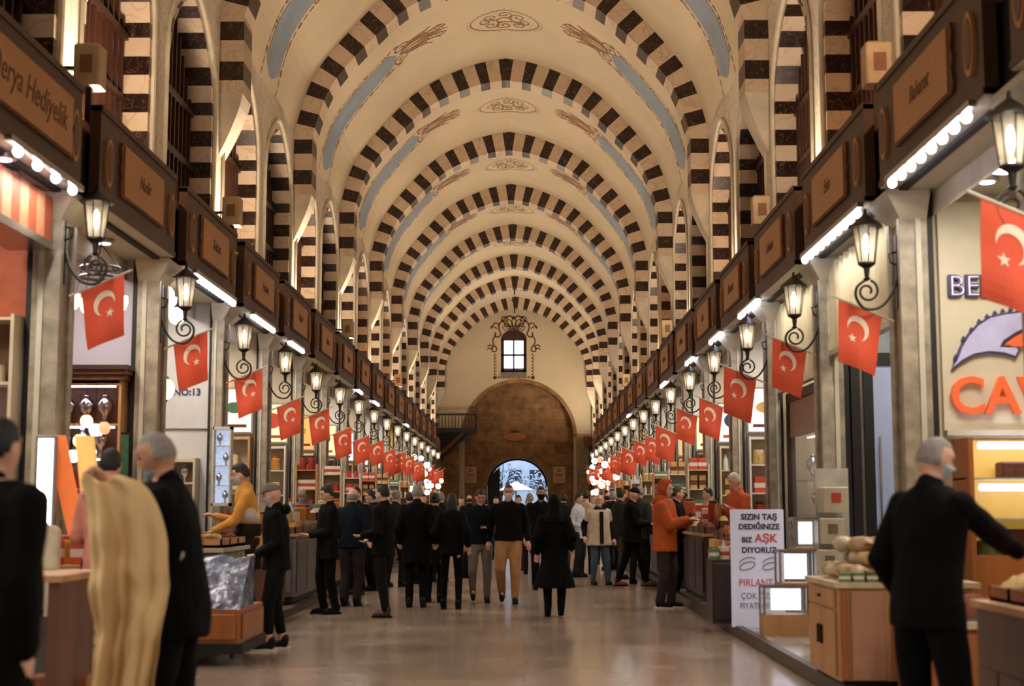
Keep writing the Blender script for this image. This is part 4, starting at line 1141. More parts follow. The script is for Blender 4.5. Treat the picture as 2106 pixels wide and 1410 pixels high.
for k in range(3):
    o = thing('stacked_box', ['beige carton on the slanted stand beside the glass cases, lowest', 'beige carton on the slanted stand beside the glass cases, middle', 'beige carton with a red print, topmost on the slanted stand'][k], 'box', (3.13+k*.04, 14.9, .72+k*.32))
    m = MB(); m.rbox(-.13, .13, -.15, .15, 0, .26, mat('beige_carton', (196,184,158), rough=.6, var=.05), .01); m.build('carton', o)
    m = MB(); m.box(-.05, .05, -.155, -.148, .1, .2, redlid if k == 2 else mat('brown_print', (120,100,80))); m.build('print', o)
st = thing('slanted_stand', 'tall pale tapering stand carrying three beige cartons', 'stand', (3.17, 14.95, .1))
m = MB(); m.loft([[(-.2,-.2,0),(.18,-.2,0),(.18,.2,0),(-.2,.2,0)],[(-.13,-.17,.6),(.17,-.17,.6),(.17,.17,.6),(-.13,.17,.6)]], mat('pale_grey_stand', (186,180,166), rough=.5)); m.build('pedestal', st)
m = MB(); m.box(-.1, .25, .16, .2, .6, 1.72, mat('pale_grey_stand')); m.build('upright', st)

# ---------------- right side: produce counters and dark cabinet at y 17-19
stall(1, 17.0, 19.2, 2.9, 3.35, .9, wood2, 'pale counter heaped with dried fruit beyond the white placard', bins=4, seed=77)
dk = thing('dark_cabinet', 'dark purple-brown cabinet with packets on top, left of the white placard', 'cabinet', (at(1487,1200,16.7).x, 16.7, .1))
m = MB(); m.box(-.16, .16, -.25, .25, 0, .72, mats_[4]); m.build('carcass', dk); m = MB(); m.rbox(-.13, .13, -.27, -.25, .05, .68, mats_[4], .006); m.build('door', dk)
for k in range(7):
    goods(['box3','box1','jar4','box2','bot1','box0','tin1'][k], (dk.location.x-.1+.11*(k % 3), 16.55+.14*(k//3), .82), 'on top of the dark cabinet left of the placard', random.random(), .9)

# ---------------- right side, nearest: U of counters and lit bakery case
dc = thing('dark_counter', 'dark brown counter side in the lower right corner with trays on top', 'counter', (2.5, 6.9, .1))
m = MB(); m.box(0, 1.2, .03, 1.05, 0, .06, black); m.box(0, 1.2, 0, 1.1, .06, .76, mat('umber_laminate', (92,66,52), rough=.45, var=.08)); m.build('carcass', dc)
for k in range(3):
    m = MB(); m.rbox(-.018, 0, .03+k*.355, .36+k*.355, .1, .44, mat('umber_laminate'), .006); m.build('drawer_front', dc)
m = MB(); m.box(-.03, 1.22, -.02, 1.12, .76, .8, wood2); m.build('countertop', dc)
for k in range(3):
    tr = thing('goods_tray', ['tray of dried apricots nearest the man in black','tray of dates on the dark counter','tray of walnuts at the back of the dark counter'][k], 'tray', (2.86, 7.15+k*.33, .9))
    m = MB(); m.box(-.3, .3, -.15, .15, 0, .02, wood); m.box(-.3, .3, -.15, -.135, 0, .08, wood); m.box(-.3, .3, .135, .15, 0, .08, wood); m.box(-.3, -.285, -.15, .15, 0, .08, wood); m.box(.285, .3, -.15, .15, 0, .08, wood); m.build('tray_body', tr)
    m = MB(); heap(m, -.28, .28, -.13, .13, .04, .12, [spm[0], spm[7], spm[4]][k], 12, k); h = m.build('loose_goods', tr, smooth=True); h['kind'] = 'stuff'
lc = thing('low_counter', 'low orange wooden counter with a cream edge behind the man in black', 'counter', (2.62, 9.7, .1))
m = MB(); m.box(0, .95, 0, .5, 0, .5, wood); m.build('carcass', lc); m = MB(); m.box(-.02, .97, -.03, .52, .5, .54, mat('cream_top')); m.build('countertop', lc)
m = MB(); m.rbox(.04, .48, -.02, 0, .05, .46, wood, .006); m.build('drawer_front', lc); m = MB(); m.rbox(.52, .96, -.02, 0, .05, .46, wood, .006); m.build('drawer_front', lc)
for k in range(3):
    tr = thing('goods_tray', ['tray of orange lokum on the low counter','tray of brown nut rolls on the low counter','tray of pistachio sweets on the low counter'][k], 'tray', (2.8+k*.29, 9.93, .64))
    m = MB(); m.box(-.13, .13, -.18, .18, 0, .04, metal); m.build('tray_body', tr)
    m = MB(); heap(m, -.12, .12, -.17, .17, .04, .14, [spm[1], spm[2], spm[5]][k], 8, k+5); h = m.build('loose_goods', tr, smooth=True); h['kind'] = 'stuff'

# CAVIAR panel on the partition at the right
YP = PY[2]-.06
x0 = at(1932, 640, YP).x; z_lo = at(1990, 885, YP).z; z_hi = 4.15
cv = thing('caviar_sign', 'cream wall panel with orange CAVIAR letters and a blue leaping fish', 'sign', (x0, YP, z_lo))
m = MB(); m.box(0, 1.5, -.03, .0, 0, z_hi-z_lo, mat('sign_cream', (206,196,168), rough=.5, var=.03)); m.build('panel', cv)
m = MB(); m.box(0, 1.5, -.12, 0, -.05, 0, soffit); m.build('ledge', cv)
def cvp(px, py): q = at(px, py, YP); return (q.x-x0, q.z-z_lo)
orm = mat('letter_orange', (222,98,54), rough=.4, var=0, em=.25, emc=(230,96,50)); blm = mat('letter_navy', (66,60,104), rough=.4, var=0)
q = cvp(1948, 818); text('CAVIAR', .46, (q[0], -.06, q[1]), (PI/2,0,0), orm, cv, align='LEFT', extrude=.03, bold=.008, sx=.98)
q = cvp(1944, 592); text('BELUGA-SEVRUGA', .27, (q[0], -.05, q[1]), (PI/2,0,0), blm, cv, align='LEFT', extrude=.02, bold=.008)
q = cvp(1946, 592); text('BELUGA-SEVRUGA', .27, (q[0], -.075, q[1]), (PI/2,0,0), mat('letter_white', (220,216,236), em=.8, emc=(220,216,236), var=0), cv, name='lit_letter_faces', align='LEFT', extrude=.002, bold=-.008)
out = [cvp(*p) for p in [(1953,762),(1960,742),(1970,715),(1985,690),(2005,668),(2030,652),(2060,645),(2100,640),(2106,645),(2140,655),(2150,672),(2106,678),(2085,688),(2060,705),(2052,712),(2070,712),(2086,710),(2092,722),(2084,737),(2060,730),(2030,727),(2000,732),(1975,745)]]
m = MB(); m.prism(out, -.07, -.03, blm); m.build('fish_outline', cv)
cx_, cz_ = sum(p[0] for p in out)/len(out), sum(p[1] for p in out)/len(out)
m = MB()
inn = []
for i, p in enumerate(out):
    a, b = out[i-1], out[(i+1) % len(out)]; t = V((b[0]-a[0], b[1]-a[1])).normalized(); n_ = V((-t.y, t.x)); inn.append((p[0]-n_.x*-.018*-1, p[1]-n_.y*-.018*-1))
m.prism(inn, -.078, -.068, mat('fish_lilac', (178,176,206), rough=.4, var=.1, vs=5, em=.15, emc=(178,176,206))); m.build('fish_body', cv)
m = MB(); m.prism([cvp(*p) for p in [(2062,708),(2080,695),(2106,682),(2150,678),(2150,716),(2100,714),(2075,714)]], -.095, -.07, orm); m.build('fin', cv)
for k in range(9):
    px = 1962+k*16; py = [738,700,682,665,655,648,644,641,640][k]
    m = MB(); a = cvp(px-5, py+2); b = cvp(px+5, py-1); c = cvp(px-1, py-8); m.prism([a,b,c], -.07, -.03, blm); m.build('spine', cv)
# lit bakery case below it
bc = thing('bakery_case', 'yellow-lit glass bakery case with long white lamps below the caviar sign', 'display case', (x0+.05, YP-.03, 1.0))
yel = mat('case_yellow', (206,168,84), rough=.5, var=.08, vs=3, em=.35, emc=(214,170,80))
m = MB(); m.box(0, 1.5, -.04, 0, -.9, 1.0, yel); m.build('back_panel', bc)
m = MB(); m.box(0, 1.5, -.5, 0, -.9, -.0, wood); m.build('base', bc)
for z in (.32, .66): m = MB(); m.box(0, 1.5, -.4, -.04, z-.015, z, glass if False else soffit); m.build('shelf', bc)
for z in (.58, .94): m = MB(); m.tube([(.15,-.3,z),(1.45,-.3,z)], .028, coolm, 8); m.build('lamp_tube', bc)
m = MB(); m.box(0, .04, -.5, 0, 0, 1.0, wood); m.build('post', bc)
for k in range(4):
    o = thing('cake', ['dark chocolate slab on the upper shelf of the yellow bakery case','tall brown wafer block in the bakery case','round pistachio cake in the yellow bakery case','pale sponge loaf in the yellow bakery case'][k], 'cake', (x0+[.55,.55,.28,1.0][k], YP-.22, [1.661,1.001,1.001,1.33][k]))
    m = MB()
    if k == 2: m.lathe([(.12,0),(.12,.1),(.1,.12)], (0,0,0), spm[5], 20)
    else: m.rbox(-.15, .15, -.1, .1, 0, [.14,.22,0,.14][k], [mat('choc', (92,48,30), var=.2, vs=20), mat('choc'), 0, spm[4]][k], .015)
    m.build('cake_body', o); m = MB(); m.box(-.17, .17, -.12, .12, -.004, .004, metal); m.build('tray', o)

# second right shop: blind panel, dark door frame, bluish glass
Y2 = PY[3]
o = thing('roller_blind', 'pleated cream blind hung across the shop front between the first two right lanterns', 'blind', (rx(1, PIER+.12), PY[2]+.25, 0))
m = MB(); L = SH-.5; z1 = 4.15
pts = []
for k in range(40):
    t = k/39; pts.append((.03*math.sin(k*1.9), t*L))
for k in range(39):
    (a, ya), (b, yb) = pts[k], pts[k+1]
    m.quad((a,ya,3.15),(b,yb,3.15),(b,yb,z1),(a,ya,z1), mat('blind_cream', (210,196,160), rough=.7, var=.05))
m.build('pleated_cloth', o, fix=False); m = MB(); m.box(-.05,.05,0,L,3.1,3.16, soffit); m.build('bottom_rail', o)
dr = thing('shop_door', 'tall black framed glass door standing open beyond the first right lantern', 'door', (rx(1, PIER+.33), Y2-.1, .1))
m = MB()
m.box(0, .1, -.06, 0, 0, 3.0, black); m.box(.14, .25, -.06, 0, 0, 3.0, black); m.box(.66, .74, -.06, 0, 0, 3.0, black)
m.box(0, .74, -.06, 0, 2.9, 3.05, black); m.box(0, .74, -.06, 0, 0, .12, black); m.build('frame', dr)
m = MB(); m.box(.25, .66, -.04, -.02, .12, 2.9, mat('blue_glass', (150,160,186), rough=.15, var=.15, vs=1, em=.25, emc=(150,160,190))); m.build('glass_pane', dr)
m = MB(); m.box(.1, .14, -.03, -.01, .12, 2.9, mat('grey_counter')); m.build('mullion', dr)
m = MB(); m.tube([(.3,-.1,1.0),(.3,-.1,2.1)], .014, metal, 8); m.build('handle', dr)

# third right shop: street-facing display window with dark frame
dw = thing('display_window', 'dark framed jewellery window behind the second right pier', 'window display', (rx(1, PIER+.25), PY[3]+.3, .1))
L = SH-.6
m = MB(); m.box(-.05,.05,0,L,2.72,2.84, darkwood); m.box(-.05,.05,0,.1,0,2.8, darkwood); m.box(-.05,.05,L-.1,L,0,2.8, darkwood); m.box(-.05,.05,0,L,.7,.8, darkwood); m.build('frame', dw)
m = MB(); m.box(-.02,.03,.1,L-.1,2.25,2.72, mat('pink_brown_panel', (150,116,98), rough=.5, var=.05)); m.build('header_panel', dw)
m = MB(); m.box(-.01,.01,.1,L-.1,.8,2.25, glass); m.build('glass_pane', dw)
m = MB(); m.box(.05,.5,.05,L-.05,0,.8, darkwood); m.build('base', dw)
for z in (1.2, 1.65):
    m = MB(); m.box(.06,.45,.1,L-.1,z,z+.02, mat('glass_shelf', (200,214,220), rough=.1, var=0)); m.build('shelf', dw)
for k in range(8):
    goods('vase', (rx(1, PIER+.5), PY[3]+.6+k*.33, [1.32,1.77][k % 2]), 'in the jewellery window behind the second right pier', 0, .8)
hg = thing('pleated_curtain', 'pleated cream curtain above the jewellery window', 'curtain', (rx(1, PIER+.14), PY[3]+.25, 0))
m = MB()
for k in range(39):
    a, b = .03*math.sin(k*1.9), .03*math.sin((k+1)*1.9); ya, yb = k/39*(SH-.5), (k+1)/39*(SH-.5)
    m.quad((a,ya,3.0),(b,yb,3.0),(b,yb,4.15),(a,ya,4.15), mat('blind_cream'))
m.build('pleated_cloth', hg, fix=False); m = MB(); m.box(-.04,.04,0,SH-.5,2.96,3.02, soffit); m.build('bottom_rail', hg)

# ---------------- left side, near shops
# nearest: baskets, arches and orange lining
xa, xb, y = shelf_unit(-1, 1, PIER+.32, PIER+1.1, [1.0, 1.45, 1.95, 2.5], .35, cream, 'cream arched shelves with baskets in the nearest shop on the left', top=3.1, back=mat('shelf_dark', (120,84,56)))
for z in (1.45, 1.95, 2.5): row('tin1', xa, xb, y, z, where_(-1, 1), 1.3)
row('box1', xa, xb, y, 1.0, where_(-1, 1), 1.5)
o = thing('tube_light', 'bright white lamp over the lower shelf of the nearest left shop', 'lamp', (rx(-1, PIER+.85), y-.1, 2.36)); m = MB(); m.box(-.3,.3,-.03,.03,0,.05,metal); m.build('housing', o); m = MB(); m.tube([(-.3,0,-.02),(.3,0,-.02)], .03, coolm, 8); m.build('tube', o)
o = thing('striped_awning', 'orange striped roller awning inside the nearest left shop', 'awning', (rx(-1, PIER+.15), PY[1]+.3, 0))
m = MB(); L = SH-.6
for k in range(14):
    m.box(-.25, .1, L*k/14, L*(k+1)/14, 3.75, 4.15, brick if k % 2 else mat('awning_peach', (214,140,100), var=.05))
m.build('fabric', o); m = MB(); m.box(-.28,.12,0,L,3.68,3.75, metal); m.build('front_bar', o)

# second left shop: shelf with silver ware under a dark cornice, white wall above
xa, xb, y = shelf_unit(-1, 2, PIER+.34, PIER+1.35, [1.28, 1.62, 1.98, 2.34], .34, wood2, 'wooden shelf unit with a dark moulded cornice holding silver vases', top=2.82, back=mat('shelf_dark'))
co = thing('shelf_cornice', 'dark brown moulded wooden cornice on top of the silver ware shelves', 'cornice', ((xa+xb)/2, y, 2.825)); w = (xb-xa)/2+.08
m = MB(); m.box(-w, w, -.22, .15, 0, .06, wood3); m.box(-w-.03, w+.03, -.26, .15, .06, .11, wood3); m.build('lower_moulding', co); m = MB(); m.box(-w-.06, w+.06, -.3, .15, .11, .16, darkwood); m.build('upper_moulding', co)
row('vase', xa, xb, y, 2.34, 'on the top shelf below the dark cornice', .78, 1.05); row('vase', xa+.0, xb, y, 1.98, 'on the second shelf below the dark cornice', .74, 1.05)
row('jar3', xa, xb, y, 1.62, where_(-1, 2), 1.0); row('vase', xa, xb, y, 1.28, 'on the lowest silver ware shelf', .65, 1.1)
for z in (2.77, 2.31, 1.95):
    o = thing('shelf_light', 'white light bar over the %s row of silver vases' % {2.77:'top',2.31:'middle',1.95:'lower'}[z], 'lamp', ((xa+xb)/2, y-.12, z)); m = MB(); m.box(-w+.12, w-.12, -.015, .015, -.02, 0, coolm); m.build('tube', o); m = MB(); m.box(-w+.12, w-.12, -.02, .02, 0, .012, metal); m.build('housing', o)
o = thing('green_banner', 'narrow green banner hanging beside the silver ware shelves', 'banner', (rx(-1, PIER+.27), PY[3]-.42, 1.6)); m = MB(); m.box(-.04,.04,-.01,.01,0,.62, mat('banner_green', (44,92,62), var=.3, vs=9)); m.build('cloth', o); m = MB(); m.box(-.05,.05,-.015,.015,.62,.64, iron); m.build('rod', o)
ch = thing('chandelier', 'black iron ring chandelier with small glass cups near the first left flag', 'chandelier', (at(205, 600, 14.6).x, 14.6, at(205, 570, 14.6).z))
m = MB(); R_ = .2; m.tube([(R_*math.cos(a*PI/10), R_*math.sin(a*PI/10), 0) for a in range(21)], .018, iron, 6); m.tube([(R_*math.cos(a*PI/10), R_*math.sin(a*PI/10), .1) for a in range(21)], .014, iron, 6)
for a in range(10): m.tube([(R_*math.cos(a*PI/5), R_*math.sin(a*PI/5), 0), (R_*math.cos(a*PI/5), R_*math.sin(a*PI/5), .1)], .008, iron, 4)
for a in range(3): m.tube([(R_*math.cos(a*2.09), R_*math.sin(a*2.09), .1), (0,0,.35)], .006, iron, 4)
m.tube([(0,0,.35),(0,0,4.2-ch.location.z)], .008, iron, 4); m.build('ring', ch)
for a in range(5):
    c = (.25*math.cos(a*1.256), .25*math.sin(a*1.256)); m = MB(); m.lathe([(.0,-.36),(.03,-.33),(.05,-.27),(.045,-.2)], (c[0],c[1],0), warmglow, 10); cup = m.build('glass_cup', ch, smooth=True)
    m = MB(); m.tube([(c[0],c[1],-.2),(R_*math.cos(a*1.256), R_*math.sin(a*1.256), 0)], .004, iron, 4); m.build('chain', cup)

# third left shop: white wall NO:13, shelves with silver and bowls
t = thing('number_sign', 'white wall panel reading NO:13 behind the second left flag', 'sign', (at(385, 800, PY[4]-.1).x, PY[4]-.07, at(385, 806, PY[4]-.1).z))
m = MB(); m.box(-.42, .42, -.02, 0, -.5, 1.9, mat('panel_white', (206,202,196), rough=.4, var=.03)); m.build('panel', t)
text('NO:13', .13, (0, -.03, 0), (PI/2,0,0), blm, t, extrude=.006, bold=.003, sx=1.05)
xa, xb, y = shelf_unit(-1, 3, PIER+.3, PIER+.95, [1.05, 1.4, 1.75], .3, cream, 'cream shelf unit with trays below the NO:13 panel', top=2.08, back=cream)
row('vase', xa, xb, y, 1.75, where_(-1, 3), .6); row('box2', xa, xb, y, 1.4, where_(-1, 3), 1.0); row('jar4', xa, xb, y, 1.05, where_(-1, 3), 1.0)
gshort = Proto(copy_tree(glob[0][0].o, (0,0,0))); bpy.data.objects.remove([c for c in gshort.o.children if 'hanger' in c.name][0])
m = MB(); m.lathe([(.05,.12),(.06,.14),(.02,.18),(.008,.2),(.008,.26)], (0,0,0), iron, 8); m.build('hanger', gshort.o)
for k in range(4):
    o = gshort.put((rx(-1, PIER+.2+.12*(k % 2)), 17.1+.28*k, 3.98-.09*(k % 3)), 0, 'white globe lamp in the tight cluster behind the second left lantern', 'white globes behind the second left lantern', scale=.8); o['category'] = 'lamp'

# hanging lit vitrine on the left pier at 435-480
vt = thing('wall_vitrine', 'tall narrow lit glass vitrine with silver jewellery hung by the third left pier', 'display case', (at(460, 960, 19.3).x, 19.3, at(460, 1040, 19.3).z)); hv = at(460, 878, 19.3).z-vt.location.z
m = MB(); wv = .125
for x in (-wv, wv-.02): m.box(x, x+.02, -.16, .0, 0, hv, soffit)
m.box(-wv, wv, -.16, 0, 0, .04, soffit); m.box(-wv, wv, -.16, 0, hv-.04, hv, soffit); m.build('frame', vt)
m = MB(); m.box(-wv+.02, wv-.02, -.02, -.005, .04, hv-.04, mat('vitrine_back', (160,176,200), var=.4, vs=22, em=.8, emc=(190,205,235))); m.build('light_panel', vt)
for k in range(3): m = MB(); m.box(-wv+.02, wv-.02, -.15, -.02, hv*(k+1)/4, hv*(k+1)/4+.012, soffit); m.build('shelf', vt)
for k in range(4):
    o = PRO['vase'].put((vt.location.x+(-.04 if k % 2 else .045), 19.22, vt.location.z+hv*k/4+(.042 if k == 0 else .014)), 0, 'small silver ornament on the %s shelf of the narrow vitrine' % ['bottom','lower','upper','top'][k], 'silver ornaments in the narrow vitrine', .38); o['category'] = 'ornament'

# left foreground counter with drawers, wheels and a plastic-covered glass top
lcx0, lcx1 = at(405, 1300, 13.0).x, at(498, 1300, 13.0).x
lc = thing('drawer_counter', 'orange wooden drawer counter on castors with plastic-wrapped sloping top', 'counter', (lcx1-.62, 12.9, .06)); w = .62
m = MB(); m.box(-w, w, 0, 1.1, .14, .44, wood); m.build('carcass', lc)
for a, b in ((-w+.04, -.05), (.0, w-.04)):
    m = MB(); m.rbox(a, b, -.02, 0, .18, .4, wood, .008); d = m.build('drawer', lc); m = MB(); m.box((a+b)/2-.08, (a+b)/2+.08, -.04, -.02, .3, .315, wood2); m.build('handle', d)
m = MB(); m.rbox(w, w+.02, .05, 1.05, .18, .4, wood, .008); m.build('end_panel', lc)
m = MB(); m.box(-w-.03, w+.03, -.03, 1.13, .05, .14, black); m.build('plinth', lc)
for x in (-w+.08, w-.08):
    for yv in (.06, 1.04): m = MB(); m.tube([(x-.015,yv,.028),(x+.015,yv,.028)], .027, black, 10); m.build('castor', lc)
plas = mat('crinkled_plastic', (120,128,152), rough=.12, var=.45, vs=9, bump=1.0, bs=14, spec=.9)
m = MB(); N = 10; rnd = random.Random(4)
G = [[(-w+2*w*i/N, .0+.42*(j/N)+rnd.uniform(-.015,.015), .44+.46*(j/N)**.8+rnd.uniform(-.02,.02)) for i in range(N+1)] for j in range(N+1)]
for j in range(N):
    for i in range(N): m.quad(G[j][i], G[j][i+1], G[j+1][i+1], G[j+1][i], plas)
for j in range(N): m.quad((w,G[j][N][1],G[j][N][2]), (w,G[j+1][N][1],G[j+1][N][2]), (w,.62,G[j+1][N][2]), (w,.62,G[j][N][2]), plas)
m.build('plastic_cover', lc, fix=False)
gc_ = thing('grey_counter', 'grey ribbed metal counter with trays on top beyond the drawer counter', 'counter', (rx(-1, 3.02), 14.45, 0.0))
m = MB(); m.box(-.75, .35, 0, 1.3, .06, .96, mats_[3])
for k in range(10): m.box(.352, .36, .05+k*.125, .11+k*.125, .45, .94, mat('rib_beige', (176,160,130)))
m.build('carcass', gc_); m = MB(); m.box(-.8, .4, -.05, 1.35, .96, 1.0, soffit); m.build('countertop', gc_); m = MB(); m.box(-.7, .3, .05, 1.25, 0, .06, black); m.build('plinth', gc_)
m = MB(); m.rbox(-.7, .3, -.02, 0, .1, .92, mats_[3], .01); m.build('end_panel', gc_)
for k in range(3):
    tr = thing('goods_tray', ['wicker tray of long dried sausages on the grey counter','wicker tray of dried figs on the grey counter','wicker tray of chestnuts at the back of the grey counter'][k], 'tray', (gc_.location.x+.0, 14.7+k*.42, 1.001))
    m = MB(); m.box(-.36, .36, -.19, .19, 0, .03, wood2); m.box(-.36,.36,-.19,-.17,0,.09,wood2); m.box(-.36,.36,.17,.19,0,.09,wood2); m.box(.34,.36,-.19,.19,0,.09,wood2); m.box(-.36,-.34,-.19,.19,0,.09,wood2); m.build('tray_body', tr)
    m = MB()
    rnd = random.Random(k)
    for q in range(24):
        x, yy = rnd.uniform(-.3,.3), rnd.uniform(-.13,.13); r = .03
        m.ell((x,yy,.06+rnd.random()*.06), (r*1.9 if k == 0 else r, r, r*.9), [spm[4], spm[7], spm[2]][k], 8, 5, R=Matrix.Rotation(rnd.random()*3,3,'Z'))
    h = m.build('loose_goods', tr, smooth=True); h['kind'] = 'stuff'

# far-left corner: wooden post, boxes, glowing slanted boards
o = thing('counter_post', 'upright brown wooden counter end between the dark coat and the boxes', 'counter', (at(108, 1300, 8.6).x, 8.6, .06)); m = MB(); m.box(-.035, .035, 0, .7, 0, .9, wood3); m.build('side_panel', o); m = MB(); m.box(-.5, .05, -.02, .72, .9, .94, wood2); m.build('countertop', o); m = MB(); m.box(-.48,-.42,.02,.08,0,.9,wood3); m.build('leg', o)
for k, (px, py, yy, s, c, lb) in enumerate(((150, 1390, 9.3, .34, (196,180,150), 'pale printed carton at the bottom of the pile on the left'), (160, 1330, 9.5, .3, (176,160,132), 'second pale carton of the pile on the left'), (150, 1240, 9.6, .32, (206,190,166), 'newspaper-lined carton near the top of the left pile'), (205, 1385, 9.9, .25, (160,96,58), 'small orange-brown carton beside the cream cloth'))):
    q = at(px, 1200, yy)
    zb = [.06, .37, .68, .06][k]
    o = thing('carton', lb, 'box', (at(px,1300,yy).x, 9.8 if k < 3 else 9.1, zb), [0,.12,-.1,.2][k]); m = MB(); m.rbox(-s/2-.05, s/2+.05, -s/2, s/2, 0, .3, mat('carton_%d' % k, c, rough=.7, var=.12, vs=8), .01); m.build('carton_body', o)
    m = MB(); m.box(-s/2, s/2, -s/2-.004, -s/2, .18, .22, mat('print_faint', (120,110,100))); m.box(-s/2, s/4, -s/2-.004, -s/2, .1, .13, mat('print_faint')); m.build('print', o)
tb = thing('display_table', 'pale display table with small gift goods behind the carton pile', 'table', (at(140, 1150, 11.4).x-.1, 11.4, .06)); m = MB(); m.box(-.6, .5, -.3, .3, .86, .9, wood2); m.build('tabletop', tb)
for a in (-.55, .42):
    for b in (-.26, .22): m = MB(); m.box(a, a+.05, b, b+.05, 0, .86, wood3); m.build('leg', tb)
m = MB(); m.box(-.58, .48, -.28, .28, .3, .33, wood2); m.build('lower_shelf', tb)
row('box0', tb.location.x-.5, tb.location.x+.4, 11.25, .961, 'on the pale display table at the left', 1.0); row('jar1', tb.location.x-.5, tb.location.x+.4, 11.5, .961, 'on the pale display table at the left', 1.1); row('box2', tb.location.x-.5, tb.location.x+.4, 11.4, .391, 'on the low shelf of the pale display table', 1.0)
for k, (px0, py0, px1, py1, c, nm) in enumerate(((98, 895, 150, 1130, (236,120,60), 'orange slanted glowing board leaning in the left shop'), (150, 895, 175, 1150, (236,196,110), 'yellow slanted glowing board beside the orange one'))):
    a, b = at(px0, py0, 12.1), at(px1, py1, 12.1)
    o = thing('slanted_board', nm, 'sign', (a.x, 12.05+k*.1, 0)); dx = b.x-a.x
    m = MB(); m.loft([[(0,0,a.z),(.16,0,a.z),(.16,.04,a.z),(0,.04,a.z)],[(dx,0,b.z),(dx+.14,0,b.z),(dx+.14,.04,b.z),(dx,.04,b.z)]], mat('slant_%d' % k, c, var=.15, vs=5, em=.5, emc=c)); m.build('face', o)
    m = MB(); m.tube([(dx+.07,.06,b.z),(dx+.07,.06,.06)], .015, iron, 6); m.build('stand_leg', o)
o = thing('tube_light', 'vertical white light box beside the slanted orange board', 'lamp', (at(97, 960, 12.0).x, 11.95, at(97, 1100, 12.0).z)); hh = at(97, 895, 12).z-o.location.z
m = MB(); m.rbox(-.09, .09, 0, .05, 0, hh, metal, .01); m.build('housing', o); m = MB(); m.box(-.06, .06, -.012, 0, .03, hh-.03, coolm); m.build('diffuser', o)
m = MB(); m.box(-.02,.02,.01,.04,-o.location.z+.06,0, metal); m.build('stand', o)

for k, (px, py) in enumerate(((178,866),(196,884),(163,906),(214,880),(150,938),(186,930))):
    g, nm = glob[[1,2,1,3,0,2][k]]
    q = at(px, py, 12.6)
    o = g.put(q, 0, '%s glass ball lamp in the small cluster before the silver ware shelves' % nm, 'ball lamps before the silver ware shelves', scale=.42); o['category'] = 'lamp'
# ------------------------------------------------------------------ people
skin = mat('skin_light', (224,172,142), rough=.55, var=.06, vs=8)
skin2 = mat('skin_tan', (204,148,116), rough=.55, var=.06, vs=8)
hair_dark = mat('hair_dark', (20,14,11), rough=.6, var=.3, vs=60, bump=.4, bs=120, stretch=(1,1,.2))
hair_grey = mat('hair_grey', (150,140,132), rough=.7, var=.2, vs=60, bump=.4, bs=120)
hair_brown = mat('hair_brown', (62,40,26), rough=.6, var=.3, vs=60, bump=.4, bs=120)
CL = {}
def cloth(c, nm=None, rough=.85, var=.12):
    k = 'cloth_%d_%d_%d' % tuple(c)
    return mat(k, c, rough=rough, var=var, vs=7, bump=.25, bs=60, spec=.12 if max(c) < 60 else .3)
BLK = (12,10,10); NAVY = (15,19,28); CHAR = (36,34,34)
eyem = mat('eye_dark', (24,18,16), rough=.2, var=0)
def headfn(d, q):
    """face and skull shaped from an ellipsoid; d = direction, face towards -y"""
    x, y, z = d
    k = q.copy()
    if z < 0:
        t = (-z)**1.5
        k.x *= 1-.30*t
        if y > 0: k.y *= 1-.30*t
        else: k.y *= 1-.02*t
    if y < 0 and z < .3: k.y += .010*max(0, -y)*(1 if z > -.6 else .6)
    g = lambda ax, az, s: math.exp(-((x-ax)**2+(z-az)**2)/(2*s*s)) if y < 0 else 0
    k.y -= .022*g(0,-.12,.09) + .010*g(0,.06,.07)           # nose
    k.y += .012*(g(.36,.06,.12)+g(-.36,.06,.12))            # eye sockets
    k.y -= .006*(g(.33,.24,.12)+g(-.33,.24,.12))            # brow
    k.y -= .009*g(0,-.44,.12)                               # lips
    k.y += .006*g(0,-.58,.08); k.y -= .012*g(0,-.78,.16)    # chin
    if abs(x) > .85 and -.35 < z < .3 and abs(y-.08) < .3:
        k.x += math.copysign(.018*(1-abs(z+.03)/.38)*(1-abs(y-.1)/.34), x)   # ears
    return k
HR = (.076, .098, .120)
def remesh(mb, name, parent, vox, mt, smooth=2, fold=0.0, seed=0, fold_z=2.2):
    me = mb.mesh('tmp'); recalc(me); t = bpy.data.objects.new('tmp', me); COL.objects.link(t)
    r = t.modifiers.new('r', 'REMESH'); r.mode = 'VOXEL'; r.voxel_size = vox; r.use_smooth_shade = True
    if smooth:
        sm = t.modifiers.new('s', 'SMOOTH'); sm.iterations = smooth; sm.factor = .5
    dg = bpy.context.evaluated_depsgraph_get(); ev = t.evaluated_get(dg)
    out = bpy.data.meshes.new_from_object(ev, depsgraph=dg); out.name = name
    COL.objects.unlink(t); bpy.data.objects.remove(t); bpy.data.meshes.remove(me)
    out.materials.clear(); out.materials.append(mt)
    n = len(out.vertices)
    import numpy as np
    if fold:
        co = np.empty(n*3, dtype=np.float32); out.vertices.foreach_get('co', co); co = co.reshape(-1,3)
        vn = np.empty(n*3, dtype=np.float32); out.vertex_normals.foreach_get('vector', vn); vn = vn.reshape(-1,3)
        x, y, z = co[:,0], co[:,1], co[:,2]; fz = fold_z
        d = (np.sin(x*23+seed+2*np.sin(z*fz*2.3+seed)) * np.cos(y*19+1.7*np.sin(z*fz*3.1))*.5 + .45*np.sin(z*17+5*np.sin(x*9+y*7+seed)) * np.sin(x*13-y*11+seed*2) + .3*np.sin(x*41+y*37+z*9))*fold*.8
        co += vn*d[:,None]; out.vertices.foreach_set('co', co.astype(np.float32).ravel()); out.update()
    out.polygons.foreach_set('use_smooth', [True]*len(out.polygons)); out.polygons.foreach_set('material_index', [0]*len(out.polygons))
    return link(name, out, parent)
